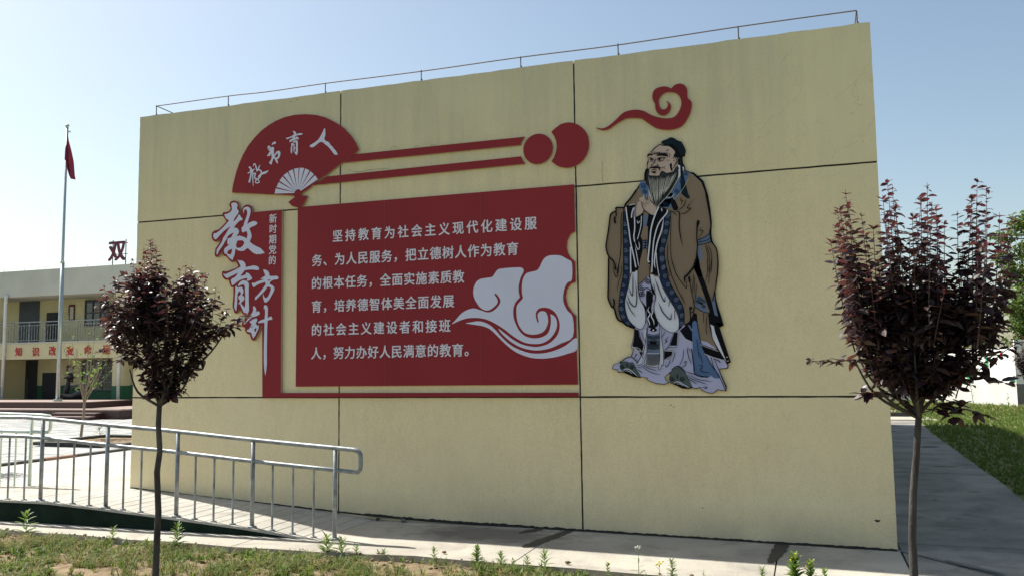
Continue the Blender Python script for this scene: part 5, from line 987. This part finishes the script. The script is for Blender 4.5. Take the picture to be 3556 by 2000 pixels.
def leafy_tree(name, label, cat, base, trunk, limbs, shoots, fill, leafL, nparts, mats, group=None, leafname='leaf', twigm='twig', barkm='bark', dens=.021, rseed=1):
    """trunk: [(x,y,z,r)], limbs: list of point lists with radii, shoots: (start, tip), fill: list of (start, tip)"""
    rr = random.Random(rseed)
    t = thing(name, label, cat, base, group)
    part(MB().tube([p[:3] for p in trunk], [p[3] for p in trunk], 12), 'trunk', MT[barkm], t, smooth=True)
    for l in limbs:
        q = cat_rom([p[:3] for p in l], 4); rs = list(np.interp(np.linspace(0, 1, len(q)), np.linspace(0, 1, len(l)), [p[3] for p in l]))
        part(MB().tube(q, rs, 8), 'branch', MT[barkm], t, smooth=True)
    tw = MB(); leaves = []
    for kind, lst in (('s', shoots), ('f', fill)):
        for (a, b) in lst:
            a = Vector(a); b = Vector(b); ln = (b - a).length
            out = Vector((b.x - a.x, b.y - a.y, 0))
            mid = a.lerp(b, .45) + (out * .12 if kind == 's' else Vector((0, 0, ln * .08))) + Vector((rr.uniform(-.02, .02), rr.uniform(-.02, .02), 0))
            q = bez(a, mid, b, 9); tw.tube(q, list(np.linspace(.0042 if kind == 's' else .0034, .0011, 10)), 5)
            nl = max(3, int(ln / dens)); az = rr.uniform(0, 6.28)
            for k in range(nl):
                u = (.12 if kind == 's' else .15) + (1 - .13) * k / nl
                u = min(1, u); i = min(8, int(u * 9)); p = q[i].lerp(q[i + 1], u * 9 - i); az += 2.4 + rr.uniform(-.5, .5)
                tipf = max(0, (u - .55) / .45) if kind == 's' else max(0, (u - .8) / .2) * .6
                L = leafL * rr.uniform(.62, 1.25) * (1 - .45 * tipf)
                pit = rr.uniform(-.45, .3) + .4 * tipf
                leaves.append((leaf_matrix(p, az, pit, rr.uniform(-.6, .6), L), rr.randrange(4), tipf, p))
                if k == nl - 1:
                    for e in range(3): leaves.append((leaf_matrix(p, az + 2.1 * e, rr.uniform(.2, 1.1), 0, L * .8), rr.randrange(4), tipf, p))
    part(tw, 'twigs', MT[twigm], t)
    camp = Vector((0, 0, CAMH))
    leaves.sort(key=lambda l: (l[3] - camp).length)
    base_v = Vector(base); mcache = {}
    rest = MB()
    for i, (M, v, tipf, p) in enumerate(leaves):
        mi = 1 if tipf + rr.uniform(-.25, .25) > .72 else (2 if rr.random() < .26 + .5 * tipf else 0)
        if i < nparts:
            k = (v, mi)
            if k not in mcache:
                me = bpy.data.meshes.new(leafname); me.from_pydata(LV_[v][0], [], LV_[v][1]); me.materials.append(mats[mi]); mcache[k] = me
            o = bpy.data.objects.new(leafname, mcache[k]); COL.objects.link(o); o.parent = t
            o.matrix_local = Matrix.Translation(-base_v) @ M
        else:
            rest.add([M @ Vector(q) for q in LV_[v][0]], LV_[v][1], mi)
    o = part(rest, 'crown', mats, t); o['kind'] = 'stuff'
    return t
PM = [MT['leaf'], MT['leafr'], MT['leafg']]
def build_plum(label, cat_seed, Y, trunk_px, rad, forks, tips, env, nfill, extra, low, leafL, dens, gnd):
    """everything measured in the tree's own vertical plane y = Y, then spread in depth"""
    rr = random.Random(cat_seed)
    trunk = []
    b = W(trunk_px[-1], Y); base = (b.x, Y, gnd)
    pts = [W(p, Y) for p in trunk_px][::-1]
    pts = [Vector((b.x + .006, Y, gnd - .05))] + pts
    for i, p in enumerate(pts): trunk.append((p.x, p.y, p.z, rad * (1.25 - .35 * i / (len(pts) - 1)) if i else rad * 1.35))
    limbs = []; ends = []
    top = pts[-1]
    for f in forks:
        q = [W(p, Y) for p in f]; dy = rr.uniform(-.16, .16); n = len(q)
        l = [(top.x, top.y, top.z, rad * .75)] + [(p.x, p.y + dy * (i + 1) / n, p.z, rad * (.62 - .42 * (i + 1) / n)) for i, p in enumerate(q)]
        limbs.append(l); ends += [Vector(p[:3]) for p in l[2:]]
    for k in range(extra):                                   # limbs towards and away from the viewer
        a = rr.uniform(0, 6.28); d = rr.uniform(.12, .3)
        e = Vector((top.x + math.cos(a) * d, top.y + math.sin(a) * d * 1.2, top.z + rr.uniform(.25, .45)))
        m = top.lerp(e, .5) + Vector((math.cos(a) * .05, math.sin(a) * .05, -.04))
        limbs.append([(top.x, top.y, top.z - .02, rad * .55), (m.x, m.y, m.z, rad * .4), (e.x, e.y, e.z, rad * .2)]); ends += [m, e]
    (ec, hw, hh, hd) = env[:4]
    C_ = W(ec, Y); pm = (W((ec[0] + 100, ec[1]), Y) - C_).length / 100; hw *= pm; hh *= pm
    def nearest(p):
        return min(ends, key=lambda e: (e - p).length + (0 if e.z < p.z else .35))
    shoots = []; prof = env[4]
    rad_at = lambda v: float(np.interp(v, np.linspace(0, 1, len(prof)), prof))
    for tp in tips:
        dy = rr.uniform(-hd * .7, hd * .7); e = W(tp, Y + dy)
        st = Vector((C_.x + (e.x - C_.x) * .80, Y + dy * .8, C_.z - hh * .1)); s0 = nearest(st); shoots.append((s0.lerp(st, .6), e))
    for k in range(env[5]):                                  # shorter shoots clustered round the long ones
        tp = rr.choice(tips); dy = rr.uniform(-hd, hd); e = W((tp[0] + rr.uniform(-34, 34), tp[1] + rr.uniform(40, env[6])), Y + dy)
        st = Vector((C_.x + (e.x - C_.x) * .8, Y + dy * .8, min(C_.z, e.z - .15))); shoots.append((nearest(st).lerp(st, .7), e))
    fill = []
    for k in range(nfill):
        v = .04 + .92 * rr.random(); a = rr.uniform(0, 6.28); r_ = math.sqrt(rr.uniform(.02, 1)) * rad_at(v) * rr.uniform(.85, 1.06)
        p = Vector((C_.x + math.cos(a) * hw * r_, Y + math.sin(a) * hd * r_, C_.z - hh + 2 * hh * v))
        d = Vector((p.x - C_.x, p.y - Y, 0)) * .38; s1 = p - d - Vector((0, 0, rr.uniform(.06, .22)))
        if v < .35: s1 = p - d * .8 + Vector((0, 0, rr.uniform(0, .1)))
        if rr.random() < .25: s1 = nearest(p).lerp(p, .5)
        if (p - s1).length > .30: s1 = p + (s1 - p).normalized() * .28
        fill.append((s1, p))
    for (a, b) in low: fill.append((W(a, Y), W(b, Y - .05)))
    return leafy_tree('plum_tree', label, 'tree', base, trunk, limbs, shoots, fill, leafL, 300, PM, 'purple-leaved plum saplings', dens=dens, rseed=cat_seed)
cTL = crop(330, 800, .4833); cTR = crop(2800, 600, .55223)
build_plum('purple-leaved plum sapling in front of the handrail and the left end of the wall', 5, 5.2,
    [(554, 1400), (550, 1475), (555, 1566), (545, 1637), (550, 1778), (544, 1890), (540, 2000)], .0205,
    [[(532, 1350), (522, 1270), (515, 1190), (512, 1090)], [(578, 1350), (588, 1290), (600, 1210), (608, 1120)], [(560, 1340), (545, 1290), (480, 1200), (430, 1120)], [(585, 1345), (640, 1290), (700, 1220), (745, 1140)], [(565, 1330), (560, 1260), (560, 1160)]],
    cTL([(395, 62), (400, 90), (415, 75), (445, 140), (365, 150), (440, 105), (270, 200), (315, 215), (140, 335), (65, 390), (225, 300), (520, 350), (612, 270), (655, 245), (700, 250), (802, 305), (870, 405), (350, 120), (480, 250)]),
    ((575, 1165), 205, 205, .37, (.10, .34, .62, .86, 1, .97, .85, .6), 44, 170), 300, 4, list(zip(cTL([(820, 790), (850, 770), (700, 800), (120, 850), (230, 930), (560, 1140), (600, 1130)]), cTL([(1035, 690), (1095, 610), (950, 720), (20, 880), (90, 950), (560, 1210), (640, 1180)]))), .066, .0165, -.005)
build_plum('purple-leaved plum sapling standing before the right end of the yellow wall', 9, 4.7,
    [(3191, 1437), (3187, 1500), (3182, 1586), (3176, 1650), (3171, 1724), (3168, 1862), (3171, 1930), (3174, 2000)], .0165,
    [[(3165, 1370), (3135, 1290), (3100, 1200), (3060, 1120)], [(3188, 1360), (3187, 1280), (3185, 1180), (3180, 1080)], [(3205, 1380), (3235, 1300), (3270, 1210), (3290, 1120)], [(3150, 1400), (3060, 1350), (3000, 1270), (2975, 1180)], [(3230, 1390), (3300, 1330), (3380, 1260), (3420, 1160)]],
    cTR([(245, 108), (210, 210), (345, 248), (508, 38), (540, 75), (480, 140), (760, 63), (722, 135), (815, 210), (950, 240), (1075, 32), (1130, 80), (1215, 250), (1298, 268), (560, 180), (690, 260), (1040, 230), (420, 330)]),
    ((3195, 1195), 265, 225, .32, (.28, .62, .85, .98, 1, .95, .82, .6), 56, 350), 270, 4, list(zip(cTR([(350, 1180), (230, 1200), (1180, 1180), (1000, 1250), (420, 1380), (760, 1400), (860, 1420), (740, 1480), (800, 1450), (560, 1380)]), cTR([(200, 1190), (8, 1185), (1350, 1060), (1300, 1345), (330, 1400), (900, 1520), (1000, 1480), (980, 1560), (1180, 1550), (640, 1480)]))), .069, .0165, -.02)
# thin slim green sapling in the courtyard pit
def thin_tree(label, base, topz, spread, nb, leafn, px_lean=0.0, seed=2):
    rr = random.Random(seed); b = Vector(base); t = thing('sapling', label, 'tree', base)
    tp = b + Vector((px_lean, 0, topz * .45)); part(MB().tube([b - Vector((0, 0, .05)), b.lerp(tp, .5) + Vector((.03, 0, 0)), tp], [.034, .03, .024], 8), 'trunk', MT['greybark'], t, smooth=True)
    br = MB(); lf = MB()
    for k in range(nb):
        a = rr.uniform(0, 6.28); r_ = spread * rr.uniform(.3, 1); s = b.lerp(tp, rr.uniform(.7, 1)); e = Vector((b.x + px_lean + math.cos(a) * r_, b.y + math.sin(a) * r_, b.z + topz * rr.uniform(.6, 1)))
        q = bez(s, s.lerp(e, .5) + Vector((math.cos(a), math.sin(a), 0)) * .12, e, 5); br.tube(q, list(np.linspace(.011, .003, 6)), 5)
        for j in range(leafn):
            p = q[rr.randrange(2, 6)] + Vector((rr.uniform(-.1, .1), rr.uniform(-.1, .1), rr.uniform(-.1, .1))); M = leaf_matrix(p, rr.uniform(0, 6.28), rr.uniform(-.8, .6), rr.uniform(-1, 1), rr.uniform(.06, .11))
            lf.add([M @ Vector(v) for v in LV_[0][0]], LV_[0][1])
    part(br, 'branches', MT['greybark'], t); o = part(lf, 'crown', MT['ygreen'], t); o['kind'] = 'stuff'; return t
bs_ = G((279, 1525)); tpx = W((285, 1150), bs_.y)
thin_tree('thin green-leaved sapling in the courtyard tree pit before the red stage', (bs_.x, bs_.y, .0), tpx.z, .62, 26, 5, .10)
# small purple plum at the far right edge of the lawn
by = 25.7; t0 = W((3541, 1468), by)
def mini_plum(label, x, y, h, seed, w=.38):
    rr = random.Random(seed); trunk = [(x, y, -.05, .03), (x + .02, y, h * .3, .026), (x - .02, y, h * .5, .022)]
    c = Vector((x, y, h * .72)); sh = []; fl = []
    for k in range(12): a = rr.uniform(0, 6.28); r_ = rr.uniform(0, w * .8); sh.append(((x + math.cos(a) * r_ * .4, y + math.sin(a) * r_ * .4, h * .6), (x + math.cos(a) * r_, y + math.sin(a) * r_, h * rr.uniform(.85, 1.0))))
    for k in range(50): a = rr.uniform(0, 6.28); r_ = rr.uniform(.2, w); fl.append(((x, y, h * .55), (x + math.cos(a) * r_, y + math.sin(a) * r_, h * rr.uniform(.5, .85))))
    leafy_tree('plum_tree', label, 'tree', (x, y, 0), trunk, [[(x - .02, y, h * .48, .02), (x - .1, y, h * .6, .012), (x - .15, y, h * .7, .006)]], sh, fl, .085, 0, PM, 'purple-leaved plum saplings', dens=.05, rseed=seed)
mini_plum('small distant purple plum on the sunlit lawn before the mural wall', 5.35, 25.7, 2.35, 3)
mini_plum('purple plum standing beside the side path at the far left', -13.7, 10.75, 2.9, 13, .55)
# thin weedy saplings on the far lawn
def stem_weed(name, label, base, h, nleaf, L, m='ygreen', seed=0, group=None, lean=0.0, spiky=False, flower=None):
    rr = random.Random(seed); b = Vector(base); t = thing(name, label, 'plant', base, group)
    st = MB(); tipv = b + Vector((lean, rr.uniform(-.02, .02), h)); q = bez(b - Vector((0, 0, .02)), b.lerp(tipv, .5) + Vector((lean * .2, 0, 0)), tipv, 6); st.tube(q, list(np.linspace(max(.002, h * .012), .0015, 7)), 5); part(st, 'stem', MT['stem'], t)
    fo = MB(); az = 0
    for k in range(nleaf):
        u = (k + .5) / nleaf; i = min(5, int(u * 6)); p = q[i].lerp(q[i + 1], u * 6 - i); az += 2.4 + rr.uniform(-.4, .4); l_ = L * rr.uniform(.8, 1.15) * (1 - .45 * u)
        M = leaf_matrix(p, az, rr.uniform(.1, .5) + u * .7, 0, l_); g_ = leaf_geo(1, .2 if spiky else .36, .25, .3); fo.add([M @ Vector(v) for v in g_[0]], g_[1])
    part(fo, 'leaves', MT[m], t)
    if flower:
        fm = MB()
        for k in range(flower[0]):
            a = rr.uniform(0, 6.28); rad = rr.uniform(0, flower[1]); fm.ball((tipv.x + math.cos(a) * rad, tipv.y + math.sin(a) * rad, tipv.z + rr.uniform(-.5, .5) * flower[1]), flower[2], 6, 4)
        part(fm, 'flowers', MT[flower[3]], t)
    return t
p = G((3505, 1462)); stem_weed('weed', 'knee-high green weed on the sunlit lawn left of the small distant plum', (p.x, p.y, 0), .75, 22, .16, seed=4)
p = G((3385, 1420)); stem_weed('weed', 'tall thin pale green weed before the mural wall', (p.x, p.y, 0), 1.1, 26, .14, seed=6, lean=-.1)
p = G((345, 1522)); stem_weed('weed', 'spiky dry weed in the courtyard pit right of the thin sapling', (p.x, p.y, 0), .38, 18, .26, m='grassg', seed=5, spiky=True)
# weeds along the pavement edge, measured one by one: pixel of the foot, height in pixels, leaves
WE = [((615, 1900), 58, 22, 'bushy', 'narrow-leaved bright weed at the pavement edge right of the left plum trunk'),
      ((1150, 1915), 60, 30, 'spiky', 'tallest leafy weed at the foot of the handrail end post'),
      ((1208, 1915), 55, 26, 'spiky', 'narrow-leaved weed second from the handrail end post'),
      ((1262, 1918), 42, 20, 'spiky', 'narrow-leaved weed third from the handrail end post'),
      ((1318, 1925), 28, 16, 'bushy', 'low pair-leaved weed right of the group by the handrail end'),
      ((1345, 1926), 34, 16, 'spiky', 'small pointed weed before the tip of the handrail shadow'),
      ((1655, 1958), 50, 34, 'bushy', 'broad bushy green weed at the pavement edge in the middle'),
      ((1742, 1962), 44, 18, 'bushy', 'soft drooping weed just right of the broad middle weed'),
      ((1782, 1965), 28, 12, 'bushy', 'tiny weed right of the drooping one at the bright strip'),
      ((1832, 1968), 36, 16, 'spiky', 'small star-leaved weed left of the upright spiky one'),
      ((1892, 1972), 54, 18, 'spiky', 'upright spiky weed with long narrow leaves on the bright strip'),
      ((1508, 1950), 40, 14, 'bushy', 'thin leggy weed left of the broad middle weed'),
      ((395, 1872), 46, 14, 'bushy', 'pale leggy weed before the dark green ramp side'),
      ((100, 1850), 70, 12, 'bushy', 'tall faint weed before the green ramp side, nearest the left edge')]
for i, (p, hp, nl, kind, lab) in enumerate(WE):
    b = G(p, .03); yb = min(b.y, bed_edge(b.x) + .02); b = Vector((b.x, yb, bedz(b.x, yb) + .01)); sc_px = math.hypot(b.x * .321, b.y * .943) / F * 1.0
    d = -(RM.T @ np.array([b.x, b.y, b.z - CAMH]))[2]; h = 1.3 * hp * d / F
    stem_weed('weed', lab, tuple(b), h, int(nl * 1.9), h * (.68 if kind == 'spiky' else .55), seed=50 + i, group='weeds along the pavement edge', spiky=(kind == 'spiky'))
# flowering ones at the right
for i, (p, hp, nl, fl, lab) in enumerate((((2215, 2010), 120, 10, (16, .022, .006, 'poster'), 'tall thin dry weed with a pale seed head on the bright strip'), ((2110, 2006), 60, 30, (3, .018, .007, 'yellowflower'), 'low weed with one yellow flower at the bottom edge'),
        ((2285, 2012), 70, 12, (6, .03, .007, 'yellowflower'), 'thin weed with small yellow flowers right of the seed head'), ((2330, 2010), 80, 40, None, 'leafy weed clump below the second dark tar patch, left one'),
        ((2640, 2008), 75, 40, None, 'leafy green weed just left of the pale flowering clump'), ((2740, 2018), 130, 90, (14, .05, .006, 'yellowflower'), 'large clump with pale yellow flowers at the bottom right of centre'),
        ((2790, 2020), 110, 70, (9, .05, .006, 'yellowflower'), 'second flowering clump on the right of the larger one'), ((2440, 2006), 48, 22, None, 'small grey-green weed between the two leafy clumps'), ((2850, 2010), 80, 36, None, 'upright leafy weed right of the flowering clumps'))):
    b = G((p[0], 2000), .03); f_ = (p[1] - 2000) / 2992 * 8.0; b = Vector((b.x + f_ * 1.0, b.y - f_ * 3.5, 0)); yb = min(b.y, bed_edge(b.x) + .3); b.y = yb; b.z = bedz(b.x, min(yb, bed_edge(b.x))) + .01
    d = -(RM.T @ np.array([b.x, b.y, b.z - CAMH]))[2]; h = hp * d / F
    stem_weed('weed', lab, tuple(b), h, nl, h * (.42 if nl > 15 else .3), seed=80 + i, group='weeds along the pavement edge', spiky=nl < 30, flower=fl)
# grass and rough growth on the bed: one object, nobody could count it
def blades(name, pts_fn, n, hrange, wd, mats, weights, seed, kind='grass', bend=.5, label=None, blades_per=9):
    rr = np.random.RandomState(seed); V = []; Fc = []; MI = []; o = 0
    for k in range(n):
        p = pts_fn(rr)
        if p is None: continue
        x, y, z, s = p; mi = rr.choice(len(mats), p=weights)
        for j in range(blades_per):
            a = rr.uniform(0, 6.283); h = rr.uniform(*hrange) * s; b = rr.uniform(.2, 1.0) * bend * h * 1.6; dx, dy = math.cos(a), math.sin(a); r0 = rr.uniform(0, .018); w = wd * rr.uniform(.6, 1.3)
            x0, y0 = x + dx * r0, y + dy * r0; sx, sy = -dy * w / 2, dx * w / 2
            V += [(x0 - sx, y0 - sy, z), (x0 + sx, y0 + sy, z), (x0 + dx * b * .4 - sx * .8, y0 + dy * b * .4 - sy * .8, z + h * .65), (x0 + dx * b * .4 + sx * .8, y0 + dy * b * .4 + sy * .8, z + h * .65), (x0 + dx * b, y0 + dy * b, z + h * (1.0 if b < h else .7))]
            Fc += [(o, o + 1, o + 3, o + 2), (o + 2, o + 3, o + 4)]; m_ = mi if rr.rand() < .8 else (mi + 1) % len(mats); MI += [m_, m_]; o += 5
    mb = MB(); mb.v = V; mb.f = Fc; mb.m = MI; ob = mb.build(name, mats); ob['kind'] = 'stuff'; ob['category'] = kind
    if label: ob['label'] = label
    return ob
def bed_pt(rr):
    x = rr.uniform(-10.5, 2.4); e = bed_edge(x); y = e - .05 - abs(rr.normal(0, 1)) * .8 if rr.rand() < .55 else rr.uniform(3.6, e - .06)
    if y < 3.2: return None
    c = hn(x * 1.3 + 4, y * 1.6); cover = .42 + .95 * hn(x * 3.1, y * 3.7) * .5 + .6 * c - (.45 if e - y < .12 else 0) - (.25 if x > -4 and e - y < .35 else 0)
    if rr.rand() > cover - .12: return None
    return x, y, bedz(x, y) - .004, rr.uniform(.45, 1.0) + .55 * max(0, hn(x * 5.1 + 1, y * 6.3))
blades('bed_grass', bed_pt, 20000, (.03, .11), .0055, [MT['grassg'], MT['grassd'], MT['ygreen']], [.44, .36, .20], 1, bend=1.15, blades_per=13, label='rough green and straw-coloured grass over the dry soil of the planting bed')
def bed_leafy(rr):
    x = rr.uniform(-10, 2.2); y = rr.uniform(4.2, bed_edge(x) - .06)
    if hn(x * .9 + 2, y * 1.1 + 5) < -.15: return None
    return x, y, bedz(x, y), rr.uniform(.6, 1.1)
blades('bed_herbs', bed_leafy, 4200, (.025, .085), .016, [MT['grassg'], MT['ygreen']], [.5, .5], 2, kind='plants', bend=.9, blades_per=7, label='low broad-leaved herbs scattered through the bed grass')
def lawn_pt(rr):
    y = 7.4 + (36 - 7.4) * rr.rand() ** 1.25; x = pe(y) + .02 + rr.rand() * (1.2 + y * .24)
    if y > 29 and x < pe(27): return None
    return x, y, lawnz(x, y) - .004, rr.uniform(.6, 1.2) * (1 if y < 20 else 1.5)
blades('lawn_grass', lawn_pt, 20000, (.03, .085), .0075, [MT['lawn'], MT['grassg']], [.8, .2], 3, label='short green lawn grass beside the path, half in the building shadow', blades_per=8, bend=.7)
def fl_pt(rr):
    x = rr.uniform(1.0, 9); y = rr.uniform(28.6, 38)
    if 30.5 < y < 32.5 and x < 4.2: return None
    return x, y, 0, rr.uniform(.8, 1.6)
blades('far_grass', fl_pt, 4000, (.06, .16), .02, [MT['grassg'], MT['lawn'], MT['grassd']], [.5, .3, .2], 4, label='sunlit grass strip in front of the distant mural wall', blades_per=6, bend=.7)
# clover-like tufts fringing the wall foot: soil clods on the strip edge
rc = random.Random(77); cl = MB()
for k in range(420):
    x = rc.uniform(-9, 2); y = bed_edge(x) - rc.uniform(-.035, .35) ; r_ = rc.uniform(.006, .022); z = bedz(x, y) if y < bed_edge(x) else gz(x)
    cl.ball((x, y, z + r_ * .3), r_, 6, 4, 0, (rc.uniform(.8, 1.4), rc.uniform(.7, 1.3), rc.uniform(.5, .9)))
o = cl.build('soil_clods', MT['soil']); o['kind'] = 'stuff'
# ---- big green trees beyond the boundary wall
def big_tree(label, x, y, h, clumps, seed, n=380, ls=.15):
    rr = random.Random(seed); t = thing('broadleaf_tree', label, 'tree', (x, y, 0), 'green trees beyond the boundary wall')
    tr = MB().tube([(x, y, -.1), (x + .2, y, h * .3), (x - .1, y, h * .62)], [.22, .17, .09], 8); part(tr, 'trunk', MT['greybark'], t, smooth=True)
    lim = MB(); lf = MB()
    for (cx_, cz_, r_) in clumps:
        cy_ = y + rr.uniform(-1.0, 1.0); lim.tube([(x, y, h * .4), ((x + cx_) / 2, (y + cy_) / 2, cz_ - r_ * .5), (cx_, cy_, cz_)], [.07, .05, .02], 5)
        for k in range(int(n * r_ * r_ * 4)):
            v = Vector((rr.gauss(0, 1), rr.gauss(0, 1), rr.gauss(0, .8))); v = v.normalized() * (rr.random() ** .45) * r_
            p = Vector((cx_, cy_, cz_)) + v
            M = leaf_matrix(p, rr.uniform(0, 6.28), rr.uniform(-1.0, .4), rr.uniform(-1, 1), ls * rr.uniform(.6, 1.3)); lf.add([M @ Vector(q) for q in LV_[1][0]], LV_[1][1])
    part(lim, 'branches', MT['greybark'], t); o = part(lf, 'crown', MT['gleaf'], t); o['kind'] = 'stuff'; return t
Yt = 41
def cl_px(lst): return [(W(p, Yt).x, W(p, Yt).z, r) for p, r in lst]
tx = W((3700, 1100), Yt).x
big_tree('tall bright green feathery tree at the right edge beyond the mural wall', tx, Yt, 8.6, cl_px([((3530, 790), .55), ((3490, 820), .40), ((3565, 870), .55), ((3530, 950), .55), ((3500, 935), .30), ((3560, 1010), .55), ((3520, 1060), .50), ((3560, 1120), .40), ((3540, 1165), .35), ((3500, 890), .45), ((3545, 1090), .55), ((3515, 1130), .35), ((3600, 800), .8), ((3620, 950), .9), ((3650, 1060), .9), ((3700, 850), 1.0), ((3620, 730), .6), ((3455, 810), .18)]), 8)
big_tree('low bare-twigged green tree peeping over the mural wall behind the right plum', W((3470, 1200), Yt).x, Yt, 3.4, cl_px([((3500, 1180), .30), ((3420, 1200), .30), ((3390, 1185), .22), ((3340, 1215), .45), ((3280, 1235), .4)]), 12, n=130)
